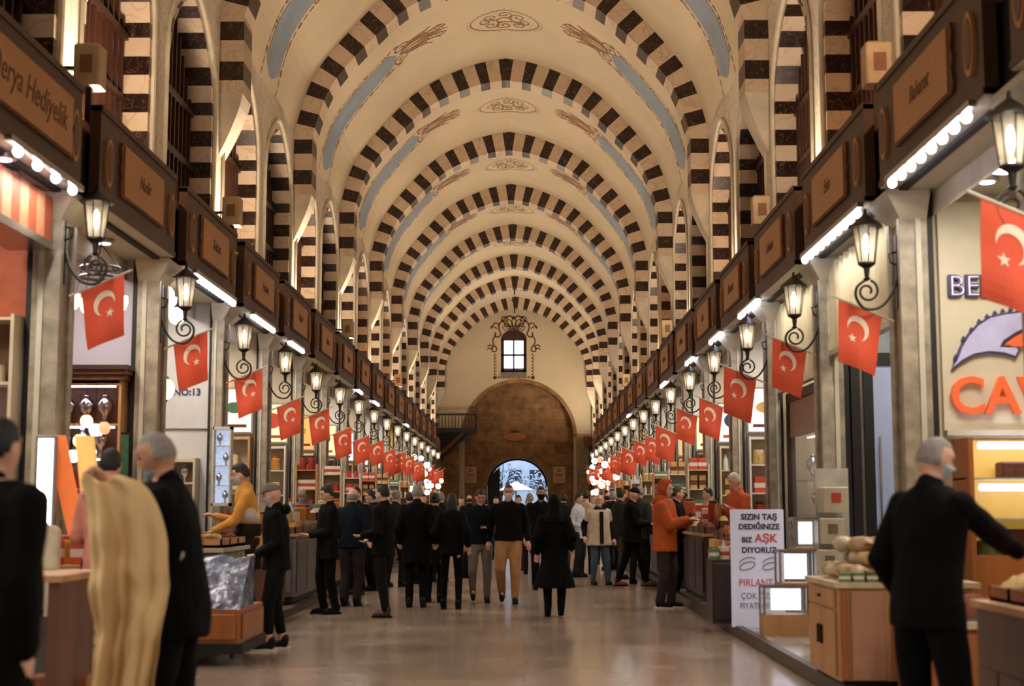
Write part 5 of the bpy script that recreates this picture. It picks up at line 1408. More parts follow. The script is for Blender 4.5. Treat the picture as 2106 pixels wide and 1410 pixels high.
def ik(a, b, l1, l2, hint):
    d = b-a; L = min(d.length, (l1+l2)*.998); dn = d.normalized()
    x = (l1*l1-l2*l2+L*L)/(2*L); h = math.sqrt(max(l1*l1-x*x, 0))
    hn = (hint-dn*hint.dot(dn)).normalized()
    return a+dn*x+hn*h, a+dn*L
def ring(c, rx_, ry_, n=20, ang=0.0):
    ca, sa = math.cos(ang), math.sin(ang)
    return [(c[0]+rx_*math.cos(2*PI*k/n)*ca-ry_*math.sin(2*PI*k/n)*sa, c[1]+rx_*math.cos(2*PI*k/n)*sa+ry_*math.sin(2*PI*k/n)*ca, c[2]) for k in range(n)]
def person(label, X, Y, heading, h, feet=((-.1,0,0),(.1,0,0)), hands=(None,None), lean=0.0, head=(0,0), wide=1.0, belly=0.0,
           top='jacket', tc=BLK, hem=.80, flare=0.0, lc=BLK, shoes=(14,12,12), hair='short', hc=None, sk=None, mask=None, eyes=False,
           vox=.013, group=None, zb=0.0, sleeves=True, extra=None, cuffs=0.09, legw=1.0, toes=(0,0), mask_low=False, collar=True, seed=0, curl=.6, skip_legs=False, eh=None):
    s = h/1.75; sk = sk or skin; hc = hc or hair_dark
    root = thing('person', label, 'person', (X, Y, zb), math.radians(heading), group)
    pel = V((0,0,.95*s))
    R = Matrix.Rotation(math.radians(lean), 3, 'X')      # positive leans towards -y
    up = lambda x, y, z: pel + R @ (V((x,y,z))*s - V((0,0,.95*s)))
    sh = [up(-.168*wide, 0, 1.405), up(.168*wide, 0, 1.405)]
    chest = up(0,-.005,1.30); neck = up(0,.01,1.49); hd = up(0,-.02,1.632)
    HRm = Matrix.Rotation(math.radians(head[0]), 3, 'Z') @ Matrix.Rotation(math.radians(head[1]+lean*.3), 3, 'X')
    hips = [V((-.092*s,0,.93*s)), V((.092*s,0,.93*s))]
    legs = []
    for i in (0,1):
        f = V(feet[i])*s; an = f + V((0,.03*s,.09*s)); yaw = toes[i]
        k, a = ik(hips[i], an, .435*s, .415*s, V((0.0+(.15 if i else -.15),-1,0)))
        legs.append((hips[i], k, a, f))
    arms = []
    for i in (0,1):
        sg = 1 if i else -1
        hw = hands[i]; hint = V(eh) if eh else V((sg*.3,.7,-.6))
        if hw is None: hw = (sg*.27, -.02, .90)
        w = V(hw)*s
        if len(hw) > 3: hint = V(hw[3])
        if isinstance(hands[i], dict): pass
        e, w2 = ik(sh[i], w, .295*s, .26*s, hint); arms.append((sh[i], e, w2))
    # --- the body: one continuous skin
    b = MB(); M = skin if sk is None else sk
    b.loft([ring(up(0,0,z), rx_*s*wide, ry_*s) for z, rx_, ry_ in ((.86,.10,.08),(.90,.155,.10),(1.0,.155,.11),(1.12,.135,.10),(1.25,.155,.11),(1.38,.178,.105),(1.44,.15,.09),(1.48,.09,.07),(1.51,.06,.06))], M)
    b.capsule(up(0,.015,1.44), up(0,-.005,1.57), .062*s, .056*s, M)
    b.ell(hd, [r*s for r in HR], M, 36, 28, R=HRm, fn=lambda d, q: headfn(d, q/s)*s)
    for i in (0,1):
        hp, k, a, f = legs[i]; sg = 1 if i else -1
        if not skip_legs:
            b.capsule(hp, k, .088*s, .058*s, M); b.capsule(k, a, .056*s, .038*s, M)
            b.capsule(a+V((0,.0,-.03*s)), a+V((0,-.09*s,-.052*s)), .03*s, .024*s, M)
        S, e, w = arms[i]
        b.capsule(S, e, .052*s, .042*s, M); b.capsule(e, w, .042*s, .028*s, M)
        # hand: palm, four fingers, thumb
        fd = (w-e).normalized(); sd = V((0,0,1)).cross(fd)
        if sd.length < .3: sd = V((0,1,0)) if abs(fd.z) > .9 else V((1,0,0))
        sd.normalize()
        pn = fd.cross(sd).normalized()
        inward = V((-sg,0,0))
        if pn.dot(inward) < 0: pn = -pn
        sd = pn.cross(fd).normalized()
        pc = w + fd*.045*s
        b.capsule(w+fd*.01*s, w+fd*.075*s, .03*s, .034*s, M, sq=.5, axis=pn)
        b.capsule(w+fd*.03*s+sd*.014*s, w+fd*.078*s+sd*.018*s, .02*s, .018*s, M, sq=.8, axis=pn); b.capsule(w+fd*.03*s-sd*.014*s, w+fd*.078*s-sd*.018*s, .02*s, .018*s, M, sq=.8, axis=pn)
        for q in range(4):
            o_ = (q-1.5)*.0195*s; L = [.036,.042,.039,.03][q]*s
            p0 = w+fd*.08*s+sd*o_; c1 = curl*(.7+.1*q)
            d1 = (fd*math.cos(c1*.6)+pn*math.sin(c1*.6)); d2 = (fd*math.cos(c1*1.6)+pn*math.sin(c1*1.6))
            p1 = p0+d1*L; p2 = p1+d2*L*.85
            b.capsule(p0-fd*.02*s, p1, .0095*s, .0088*s, M, 8); b.capsule(p1, p2, .0088*s, .0075*s, M, 8)
        fwd = sd if sd.dot(V((0,-1,0))) > 0 else -sd
        t0 = w+fd*.025*s+fwd*.022*s; t1 = t0+(fd*.7+fwd*.6+pn*.35).normalized()*.04*s; t2 = t1+(fd*.9+fwd*.2+pn*.4).normalized()*.03*s
        b.capsule(t0, t1, .0125*s, .0105*s, M, 8); b.capsule(t1, t2, .0105*s, .0085*s, M, 8)
    remesh(b, 'body', root, min(vox, .011)*s if vox < .02 else vox*s, M, smooth=1)
    # --- trousers
    if lc is not None and not skip_legs:
        t = MB(); tm = cloth(lc)
        t.loft([ring(V((0,0,z*s)), rx_*s*wide, ry_*s) for z, rx_, ry_ in ((.80,.13,.10),(.86,.165,.118),(.95,.172,.122),(1.02,.16,.115),(1.04,.155,.112))], tm)
        for i in (0,1):
            hp, k, a, f = legs[i]
            t.capsule(hp+V((0,0,-.02*s)), k, .1*s*legw, .074*s*legw, tm, 14); 
            ce = a + (k-a).normalized()*(cuffs-.09)*s
            t.capsule(k, ce, .072*s*legw, .056*s*legw, tm, 14)
        remesh(t, 'trousers', root, vox*s, tm, smooth=2, fold=.006*s, seed=seed+1, fold_z=5)
    if shoes is not None and not skip_legs:
        sm = cloth(shoes, rough=.4); sole = cloth((220,214,206)) if extra and 'sneakers' in extra else cloth((12,10,10))
        for i in (0,1):
            hp, k, a, f = legs[i]; m = MB()
            yw = math.radians(toes[i]); Rz = Matrix.Rotation(yw, 3, 'Z'); lift = max(0, (f.z)/s)
            tilt = Matrix.Rotation(min(lift*5, 1.0), 3, 'X')
            fp = lambda x, y, z: a + Rz @ (tilt @ (V((x,y,z))*s))
            m.capsule(fp(0,.02,.02), fp(0,.01,-.045), .05*s, .05*s, sm); m.capsule(fp(0,.0,-.035), fp(0,-.13,-.05), .052*s, .042*s, sm)
            m.capsule(fp(0,-.1,-.06), fp(0,-.16,-.064), .038*s, .028*s, sm)
            sh_ = remesh(m, 'shoe', root, .010*s, sm, smooth=2)
            m = MB(); Lr = []
            for zz, g in ((-.105,0),(-.088,.004),(-.08,0)):
                Lr.append([fp(math.cos(q*PI/8)*(.044+g)*(.9 if math.sin(q*PI/8) > 0 else 1), -.055+math.sin(q*PI/8)*(.14+g)*-1, zz+.015) for q in range(16)])
            m.loft(Lr, sole); m.build('sole', sh_)
    # --- upper garment
    tm = cloth(tc); t = MB(); e = {'shirt': .012, 'jacket': .028, 'coat': .034, 'puffer': .05}[top]
    zz = [1.50,1.47,1.42,1.36,1.25,1.12,1.0,.9,.8]; prof = {1.50:(.07,.06),1.47:(.115,.075),1.42:(.172,.092),1.36:(.188,.108),1.25:(.172,.118),1.12:(.158,.112),1.0:(.165,.115),.9:(.172,.12),.8:(.175,.125)}
    rings = []
    for z in zz:
        if z < hem: break
        rx_, ry_ = prof[z]; bl = belly*math.exp(-((z-1.05)/.16)**2)
        c = up(0,-bl*.5,z) if z > .95 else V((0, -bl*.5*s, z*s))
        rings.append(ring(c, (rx_*wide+e*.8)*s, (ry_+e+bl*.6)*s))
    z = min(.8, zz[-1])
    zl = zz[len(rings)-1]
    zz2 = zl
    while zz2-.08 > hem:
        zz2 -= .08; k = (zl-zz2); rings.append(ring(V((0,0,zz2*s)), (.175*wide+e*.8+flare*k)*s, (.125+e+flare*k*.8)*s))
    k = max(zl-hem, 0); rings.append(ring(V((0,0,hem*s)), (.175*wide+e*.8+flare*k)*s, (.125+e+flare*k*.8)*s))
    t.loft(rings, tm)
    for i in (0,1):
        S, el, w = arms[i]
        if sleeves:
            t.capsule(S, el, (.058+e*.55)*s, (.05+e*.55)*s, tm, 14); t.capsule(el, w+(el-w).normalized()*.02*s, (.05+e*.6)*s, (.036+e*.45)*s, tm, 14)
        else: t.capsule(S, S+(el-S)*.7, (.058+e*.7)*s, (.056+e*.8)*s, tm, 14)
    if collar:
        t.capsule(up(0,.02,1.47), up(0,.012,1.50), .078*s, .07*s, tm, 16)
    remesh(t, {'shirt':'shirt','jacket':'jacket','coat':'coat','puffer':'puffer_jacket'}[top], root, vox*s, tm, smooth=2, fold=.009*s if top != 'shirt' else .006*s, seed=seed)
    # --- hair, hat, hood as a shell round the skull
    def shell(nm, mt, fn, res=(32,24), par=root):
        m = MB(); m.ell(hd, [r*s for r in HR], mt, res[0], res[1], R=HRm, fn=lambda d, q: headfn(d, q/s)*s*fn(d)); return m.build(nm, par, smooth=True)
    nz = lambda d: .02*noise.noise(d*9)
    if hair in ('short','long','bun'):
        def f(d):
            line = .5 if d.y < -.3 else (.2 if d.y < 0 else 0) if abs(d.x) > .6 and d.y < .1 else (-.25 if abs(d.x) > .5 and d.y < .3 else -.45)
            if d.y < -.15 and d.z > .15 and abs(d.x) > .72: line = .1
            t = max(0, min(1, (d.z-line)*6)); return .95+(.09+nz(d)+(.04 if d.z > .5 else 0))*t
        shell('hair', hc, f)
    if hair == 'bald':
        def f(d):
            t = 1 if (d.y > -.1 and -.45 < d.z < .35) else 0; return .93+(.12+nz(d))*t
        shell('hair', hc, f)
    if hair == 'thin':
        def f(d):
            t = max(0, min(1, (d.z-(.5 if d.y < -.1 else -.4))*5)); return .93+(.10+nz(d)*.6)*t
        shell('hair', hc, f)
    if hair in ('long','bun'):
        m = MB()
        if hair == 'long': m.loft([ring(hd+HRm @ V((0,y*s,z*s)), rx_*s, ry_*s, 16) for z, y, rx_, ry_ in ((.07,.03,.06,.06),(.0,.04,.083,.075),(-.1,.05,.088,.06),(-.2,.06,.085,.05),(-.28,.065,.06,.035))], hc)
        else: m.ell(hd+HRm @ V((0,.1*s,.07*s)), (.045*s,.045*s,.045*s), hc, 14, 10)
        m.build('long_hair' if hair == 'long' else 'hair_bun', root, smooth=True)
    if hair == 'beanie':
        shell('beanie', cloth(hc) if isinstance(hc, tuple) else hc, lambda d: .93+(.22 if d.z > (.25 if d.y < 0 else -.1) else 0))
    if hair == 'cap':
        cm = cloth(hc) if isinstance(hc, tuple) else hc
        cp = shell('cap', cm, lambda d: .93+(.2 if d.z > .3 else 0)); m = MB(); q = [HRm @ V((x*s,y*s,z*s))+hd for x, y, z in ((-.07,-.08,.045),(.07,-.08,.045),(.05,-.165,.035),(-.05,-.165,.035),(-.07,-.08,.055),(.07,-.08,.055),(.05,-.165,.045),(-.05,-.165,.045))]
        m.loft([q[:4], q[4:]], cm); m.build('cap_peak', cp)
    if hair == 'hood_up':
        hm = cloth(hc)
        shell('hood', hm, lambda d: .93+(.42 if (d.y > -.35 or d.z > .75) else 0)+.02*noise.noise(d*5))
        m = MB(); m.loft([ring(up(0,.03,z), r_*s, r_*.9*s) for z, r_ in ((1.44,.15),(1.50,.13),(1.56,.095))], hm); m.build('hood_base', root, smooth=True)
    if hair == 'scarf':
        hm = cloth(hc) if isinstance(hc, tuple) else hc
        m = MB(); m.ell(hd, [r*s for r in HR], hm, 32, 24, R=HRm, fn=lambda d, q: headfn(d, q/s)*s*(.93+(.26 if (d.y > -.45 or d.z > .7) else 0)))
        m.loft([ring(up(0,.02,z), r_*s, r_*.8*s) for z, r_ in ((1.36,.19),(1.44,.16),(1.50,.11),(1.58,.085))], hm)
        remesh(m, 'headscarf', root, vox*s, hm, smooth=2, fold=.005, seed=seed+4)
    if extra and 'hood_down' in extra:
        hm = tm; m = MB(); m.ell(up(0,.12,1.47), (.12*s,.055*s,.06*s), hm, 18, 12); m.build('hood', root, smooth=True)
    if mask:
        mm = cloth(mask)
        def f(d):
            lo, hi = (-.95,-.05) if not mask_low else (-1.0,-.52)
            t = 1 if (d.y < -.28 and lo < d.z < hi) else 0; return .93+.135*t
        shell('face_mask', mm, f, (44,32))
        m = MB(); 
        for sg in (-1,1): m.tube([hd+HRm @ V((sg*.055*s,-.06*s,-.03*s)), hd+HRm @ V((sg*.079*s,-.01*s,-.0)), hd+HRm @ V((sg*.085*s,.03*s,.01*s))], .0016, mm, 4)
        m.build('ear_loop', root)
    if eyes:
        for sg in (-1,1):
            m = MB(); c = hd+HRm @ V((sg*.029*s,-.0835*s,.008*s)); m.ell(c, (.012*s,.009*s,.006*s), eyem, 8, 6); m.build('eye', root)
            m = MB(); m.tube([hd+HRm @ V((sg*x*s,y*s,z*s)) for x, y, z in ((.012,-.096,.027),(.03,-.094,.033),(.048,-.082,.027))], .0035*s, hc if not isinstance(hc, tuple) else hair_dark, 5); m.build('eyebrow', root)
    root['_s'] = s; del root['_s']
    return root, dict(s=s, hands=[a[2] for a in arms], hd=hd, up=up, arms=arms, legs=legs)
def place(px, head_py, feet_py=None, d=None, z0=0.0):
    """ground point and height from where the photo shows crown and soles"""
    if d is None: g = ground(px, feet_py, z0)
    else: g = at(px, 1045, d); g.z = z0
    top = at(px, head_py, g.y).z
    return g.x, g.y, top-z0
FC = 0; AWAY = 180; RT = 90; LF = -90
# ------- centre of the aisle
def put(label, px, hp, fp, heading, d=None, z0=0.0, **k):
    X, Y, h = place(px, hp, fp, d, z0)
    hh = k.pop('h', None) or h
    hh = max(1.5, min(1.95, hh)); 
    kx = k.pop('dx', 0)
    return person(label, X+kx, Y, heading, hh, zb=z0, **k)

_, i = put('person in a black sweater, tan trousers and pale mask walking towards the camera', 1046, 996, 1240, 0, feet=((-.1,.12,.09),(.1,-.12,0)), hands=((-.3,.03,.92),(.29,-.06,.92)), tc=BLK, top='jacket', hem=.92, lc=(176,128,86), wide=1.1, mask=(214,200,186), eyes=True, hair='thin', hc=hair_brown, sk=skin2, head=(0,6), vox=.012, cuffs=.1, legw=1.12)
r, i = put('person in a dark navy jacket and grey trousers looking down at a phone while walking', 987, 1006, 1238, 6, feet=((-.1,.15,.1),(.11,-.05,0)), hands=((-.27,-.02,.90),(.05,-.28,1.16)), tc=NAVY, top='jacket', hem=.9, lc=(120,112,104), hair='short', sk=skin2, eyes=True, head=(8,22), cuffs=.12)
ph = thing('phone', 'dark phone held by the person in navy walking towards the camera', 'phone', r.matrix_basis @ (i['hands'][1]+V((-.05,-.06,.02)))); m = MB(); m.rbox(-.035,.035,-.07,.07,0,.01, black, .004); m.build('phone_case', ph)
def bag_in_hand(r, i, k, label, col, w, h, d=.1, dx=0, cat='bag', off=(0,0,0)):
    p = r.matrix_basis @ (i['hands'][k]+V(off)); p = V((p.x+dx, p.y, p.z-.09))
    o = thing('carrier_bag', label, cat, (p.x, p.y, p.z-h), r.rotation_euler.z)
    m = MB(); m.loft([ring((0,0,z), rx_, ry_, 16) for z, rx_, ry_ in ((0,w*.4,d*.35),(.03,w*.5,d*.5),(h*.5,w*.5,d*.45),(h*.85,w*.4,d*.2),(h*.93,w*.25,d*.1))], cloth(col, rough=.4)); m.build('bag_body', o, smooth=True)
    m = MB()
    for s_ in (-1,1): m.tube([(-w*.2,s_*.01,h*.9),(-.02,s_*.006,h+.03),(.02,s_*.006,h+.03),(w*.2,s_*.01,h*.9)], .006, cloth(col), 5)
    m.build('handle', o); return o
# matrix_basis is only current after a depsgraph update, so compose it here
def fix_basis(): bpy.context.view_layer.update()
bag_in_hand(r, i, 0, 'black plastic carrier bag held by the person looking at a phone', (16,16,18), .26, .42)
put('person in a long black coat and boots walking away down the middle of the aisle', 1141, 1019, 1268, 180, feet=((-.09,.04,.04),(.1,-.1,0)), hands=((-.25,-.08,.98),(.26,.0,.92)), top='coat', tc=(7,6,7), hem=.42, flare=.28, lc=(14,12,13), hair='scarf', hc=(12,10,11), wide=1.0, shoes=(12,10,10))
put('person in a dark jacket with a black mask, head seen above the long black coat', 1113, 1001, 1212, 5, tc=BLK, hem=.8, mask=(20,20,22), eyes=True, sk=skin2, hair='short')
# ------- left group
put('person in a black jacket, black tracksuit bottoms and white-soled trainers, side on', 566, 994, 1336, -78, feet=((-.10,.05,0),(.10,-.10,0)), hands=((-.14,-.22,1.0),(.14,-.22,1.0)), tc=(13,13,16), top='jacket', hem=.84, lc=(18,18,20), hair='cap', hc=(120,112,102), mask=(206,204,204), shoes=(26,24,26), extra={'sneakers','hood_down'}, cuffs=.2, lean=4, head=(0,14), vox=.011, wide=.95)
_, i = put('person in a black blazer and dark trousers with hands joined, facing the left stalls', 672, 998, 1262, -62, feet=((-.1,-.04,0),(.1,.06,0)), hands=((-.03,-.27,1.08),(.04,-.27,1.07)), tc=(16,13,12), top='jacket', hem=.74, lc=BLK, hair='short', head=(0,16), sk=skin, eyes=True, flare=.1)
put('bald person in a navy jacket seen from behind beside the blazer wearer', 722, 1004, 1246, 165, hands=((-.22,-.18,1.0),(.22,-.18,1.0)), tc=(18,25,34), top='jacket', hem=.86, lc=(44,40,38), hair='bald', hc=hair_grey, wide=1.08, belly=.03, legw=1.15)
put('person in a dark top with a white mask peering over the navy jacket', 731, 1001, 1222, -20, tc=(24,24,26), mask=(212,210,212), eyes=True, hair='short', hc=hair_dark)
put('person with tan face turned aside behind the group at the left stalls', 762, 1008, 1214, -70, tc=(30,28,28), mask=(196,204,208), mask_low=True, hair='short', eyes=True)
_, i = put('tall person in a dark suit and brown shoes standing side on in the left aisle', 787, 997, 1268, -110, feet=((-.13,-.05,0),(.13,.08,0)), hands=((-.12,-.26,1.02),(.2,-.22,1.08)), tc=(12,10,10), top='jacket', hem=.80, lc=(20,17,16), shoes=(62,40,26), hair='short', wide=1.05, toes=(-20,10), mask=(190,200,204), flare=.1)
put('grey-haired person in a black coat seen from behind', 856, 997, 1248, 178, hands=((-.25,-.05,.92),(.25,-.05,.92)), tc=(9,8,8), top='coat', hem=.62, lc=(12,10,10), hair='short', hc=hair_grey, wide=1.08, shoes=(40,26,20))
r, i = put('person in a black padded coat carrying a black bag beside the grey-haired one', 893, 1014, 1238, 170, tc=(10,9,10), top='puffer', hem=.6, lc=(9,8,8), hair='bun', wide=.95, hands=((-.28,0,.9),(.27,0,.9)))
fix_basis()
bag_in_hand(r, i, 1, 'large black shopping bag hanging low between two people in black', (12,12,13), .3, .45)
put('person in a short black jacket and tight black leggings seen from behind', 928, 1014, 1252, 178, feet=((-.11,0,0),(.12,-.04,0)), tc=(9,8,9), top='jacket', hem=.82, lc=(8,7,8), hair='long', legw=.86, wide=.95, hands=((-.26,0,.95),(.26,-.1,1.0)))
# person in the left foreground
NEARV = .0085
gx, gy = at(352, 1045, 7.3).x, 7.3
r3, i3 = person('elderly grey-haired person in a black coat, blue mask at the chin, holding up cream cloth', at(372, 1045, 7.3).x, 7.3, -88, at(330, 884, 7.3).z-.0, feet=((-.1,.06,0),(.1,-.03,0)), hands=((.10,-.34,1.47),(.30,-.36,1.44)), eh=(0,.3,-1), tc=(8,7,8), top='coat', hem=.74, lc=(8,7,8), hair='thin', hc=hair_grey, sk=skin2, mask=(150,190,196), mask_low=True, lean=9, head=(4,14), vox=NEARV, wide=1.0, belly=.03, eyes=True, curl=1.4, seed=5)
m = MB(); 
q = at(368, 1143, 7.15); pin = thing('heart_badge', 'small pale heart-shaped badge on the side of the black coat', 'badge', (q.x, 7.15, q.z)); m = MB(); pts = []
for k in range(20):
    t = 2*PI*k/20; pts.append((.0018*16*math.sin(t)**3, .0022*(13*math.cos(t)-5*math.cos(2*t)-2*math.cos(3*t)-math.cos(4*t))))
m.prism(pts, -.012, 0, mat('badge_cream', (206,196,176))); m.build('badge_body', pin)
# cream cloth, hung from the hands
clothm = mat('cream_linen', (228,192,138), rough=.85, var=.06, vs=3, bump=.15, bs=90)
yc = 6.86
cl = thing('cream_cloth', 'large cream cloth held up by the elderly person, hanging in folds to the ground', 'cloth', (at(255,1045,yc).x, yc, 0)); ox = cl.location.x
outl = [(985,168,262),(1000,170,296),(1030,176,318),(1075,180,334),(1120,183,341),(1170,186,343),(1210,187,343),(1250,190,340),(1300,195,332),(1350,196,325),(1410,190,318),(1500,180,318),(1590,176,316)]
m = MB(); NU = 44; rows = []
for (py, xl, xr) in outl:
    a, b = at(xl, py, yc), at(xr, py, yc); rw = []
    for k in range(NU+1):
        u = k/NU; t = max(0, (1.62-a.z))
        w = .035*math.sin(u*13+py*.004)*min(1, t*3+.15) + .022*math.sin(u*29+1.3+py*.01)*min(1, t*2+.1) + .05*math.sin(u*PI)
        rw.append((a.x+(b.x-a.x)*u-ox, -.03-w + (.03*math.sin(py*.03+u*4) if 1180 < py < 1330 else 0), max(a.z+.02*math.sin(u*9), .01)))
    rows.append(rw)
dense = []
for j in range(len(rows)-1):
    for q in range(4):
        t = q/4; p0 = rows[max(j-1,0)]; p1 = rows[j]; p2 = rows[j+1]; p3 = rows[min(j+2,len(rows)-1)]
        dense.append([tuple(.5*((2*V(p1[k]))+(V(p2[k])-V(p0[k]))*t+(2*V(p0[k])-5*V(p1[k])+4*V(p2[k])-V(p3[k]))*t*t+(3*V(p1[k])-V(p0[k])-3*V(p2[k])+V(p3[k]))*t**3)) for k in range(NU+1)])
dense.append(rows[-1])
dense = [[V(p) + V((0, -.02*noise.noise(V((p[0]*5, p[2]*7, 2)))-.015*noise.noise(V((p[0]*14+p[2]*6, p[2]*9, 8))), 0)) for p in rw] for rw in dense]
loops = [rw + [(p[0], p[1]+.012, p[2]) for p in reversed(rw)] for rw in dense]
m.loft(loops, clothm); m.build('draped_sheet', cl, smooth=True)
# pink-shirted person behind the cloth
put('dark-haired person in a pink shirt seen from behind above the cream cloth', 222, 905, None, 170, d=10.6, z0=.06, h=1.78, tc=(226,150,130), top='shirt', lc=(60,58,62), hair='short', hands=((-.2,-.25,1.05),(.2,-.25,1.05)), vox=.012)
# far left dark coat
person('person in a big black coat at the left edge, back to the camera', at(-42,1045,5.6).x, 5.6, 150, 1.76, hands=((-.26,-.02,.86),(.27,-.02,.88)), tc=(8,6,6), top='puffer', hem=.62, flare=.05, lc=(150,136,130), hair='short', vox=NEARV, wide=1.32, lean=5, seed=9, belly=.06)
person('person with brown hair and beige jacket half hidden behind the black coat at the left', at(74,1045,10.2).x, 10.2, 160, 1.52, zb=.0, tc=(196,180,150), top='jacket', lc=(90,80,76), hair='long', hc=hair_brown, vox=.012)
# yellow shirted seller
r, i = put('seller with a white mask, yellow shirt and dark apron behind the grey counter', 516, 950, None, -72, d=16.3, z0=.06, h=1.86, tc=(222,160,74), top='shirt', lc=(40,30,28), mask=(214,212,206), hands=((-.16,-.36,1.18),(.05,-.40,1.02)), lean=8, head=(0,12), hair='short', eyes=True, vox=.012)
m = MB(); apr = cloth((34,24,22)); m.loft([ring(V((0,-.02,z))*i['s'], rx_*i['s'], ry_*i['s']) for z, rx_, ry_ in ((.62,.19,.14),(.85,.185,.142),(1.0,.18,.14),(1.10,.176,.138))], apr); m.build('apron', r, smooth=True)
m = MB(); m.loft([ring(i['up'](0,-.005,z), rx_*i['s'], ry_*i['s']) for z, rx_, ry_ in ((1.12,.182,.135),(1.2,.186,.136),(1.27,.186,.134))], cloth((214,206,196))); m.build('white_waistband', r, smooth=True)
# people deeper behind the left group
put('person in a blue denim jacket behind the black blazer on the left', 618, 1004, None, -150, d=24.8, z0=.06, tc=(84,104,132), top='jacket', lc=(40,44,56), hair='short', hc=hair_grey, dx=0.02)
# ------- right group
r, i = put('bearded bald seller in a long white vest and jeans with a mask under the chin', 1233, 1017, 1202, 18, feet=((-.12,.0,0),(.14,-.12,0)), tc=(30,26,26), top='jacket', hem=.9, lc=(70,84,100), hair='bald', hc=hair_grey, mask=(210,210,206), mask_low=True, sk=skin, eyes=True, hands=((-.3,.0,.95),(.3,-.02,.9)), head=(-14,0))
m = MB(); vst = cloth((206,186,160)); m.loft([ring(i['up'](0,0,z) if z > .95 else V((0,0,z*i['s'])), rx_*i['s'], ry_*i['s']) for z, rx_, ry_ in ((.76,.27,.19),(.9,.24,.18),(1.1,.215,.17),(1.3,.215,.165),(1.42,.2,.135),(1.47,.13,.1))], vst)
for a in (0,1):
    S, e, w = i['arms'][a]; m.capsule(S, S+(e-S)*.5, .085*i['s'], .08*i['s'], vst)
remesh(m, 'white_vest', r, .014, vst, smooth=2, fold=.008)
m = MB(); m.loft([[i['up'](x, -.185 if z > .95 else -.205, z) for x in (-.05,.02)]+[i['up'](x, -.16, z) for x in (.02,-.05)] for z in (.8,1.1,1.42)], cloth((34,26,26))); m.build('open_front', r)
put('person in a white shirt and dark waistcoat half hidden behind the long black coat', 1190, 1014, 1186, 60, tc=(206,208,214), top='shirt', lc=(40,40,46), hair='short', hands=((-.2,-.2,1.05),(.2,-.2,1.05)))
put('person in a beige jacket facing away between the two sellers', 1206, 1009, 1180, 170, tc=(190,168,138), top='jacket', lc=(30,28,30), hair='short', wide=1.05)
_, i = put('person in a short black padded jacket striding beside the right stalls', 1300, 1003, 1208, 74, feet=((-.08,.22,.0),(.08,-.26,0)), hands=((-.02,-.32,1.12),(.1,-.32,1.12)), tc=(11,10,11), top='puffer', hem=.78, lc=(9,8,9), hair='cap', hc=(26,24,24), sk=skin, shoes=(96,52,34), head=(10,12), wide=1.05, lean=3)
r, i = put('person in a rust orange hooded winter coat facing the right stalls', 1369, 989, 1250, 68, feet=((-.1,.02,0),(.1,-.08,0)), hands=((-.08,-.36,1.22),(.12,-.34,1.2)), tc=(186,88,38), top='puffer', hem=.78, flare=.12, lc=(58,50,46), hair='hood_up', hc=(180,82,36), mask=(206,196,186), extra={'hood_down','sneakers'}, head=(6,8), legw=1.1, vox=.012)
put('person in black behind the rust orange coat', 1394, 1000, 1230, 80, tc=(20,18,19), lc=(16,15,16), hair='short', hc=hair_brown, hands=((-.1,-.3,1.1),(.1,-.3,1.1)))
put('person with a brown paper bag standing beyond the striding one', 1262, 1010, 1186, 175, tc=(24,22,24), top='coat', hem=.7, lc=(20,20,22), hair='short', hc=hair_grey)
q = ground(1276, 1186); pb = thing('paper_bag', 'brown paper shopping bag hanging beside the black padded jacket', 'bag', (q.x+.12, q.y-.15, .62)); m = MB(); m.box(-.16,.16,-.05,.05,0,.3, mat('kraft_paper', (178,128,84), rough=.8)); m.build('bag_body', pb); m = MB()
for s_ in (-1,1): m.tube([(-.06,s_*.045,.3),(-.05,s_*.03,.38),(.05,s_*.03,.38),(.06,s_*.045,.3)], .004, mat('kraft_paper'), 4)
m.build('handle', pb)
put('dark-haired seller in a beige hooded top behind the right counters', 1458, 1006, None, -75, d=24.4, z0=.1, h=1.65, tc=(186,166,138), top='jacket', lc=(60,54,50), hair='short', extra={'hood_down'}, hands=((-.1,-.3,1.25),(.1,-.3,1.25)))
put('white-haired seller in an orange-red shirt behind the right counters', 1528, 972, None, -60, d=20.6, z0=.1, h=1.82, tc=(196,92,56), top='shirt', lc=(60,54,50), hair='short', hc=mat('hair_white', (206,196,180), rough=.7, var=.1, vs=50), lean=10, sk=skin, head=(0,16), hands=((-.1,-.3,1.25),(.1,-.3,1.25)))
# near right
r, i = person('person in a black jacket with short grey hair reaching an arm over the right counter', at(1900,1045,7.3).x, 7.3, 128, at(1960,903,7.3).z+.02, feet=((-.14,0,0),(.14,-.02,0)), hands=((-.16,-.56,1.16),(.24,-.12,.92)), tc=(8,6,7), top='jacket', hem=.80, lc=(8,7,7), hair='thin', hc=hair_grey, sk=skin, mask=(196,206,206), mask_low=False, lean=7, head=(-35,14), vox=NEARV, wide=1.04, seed=12, curl=.5, legw=1.1)
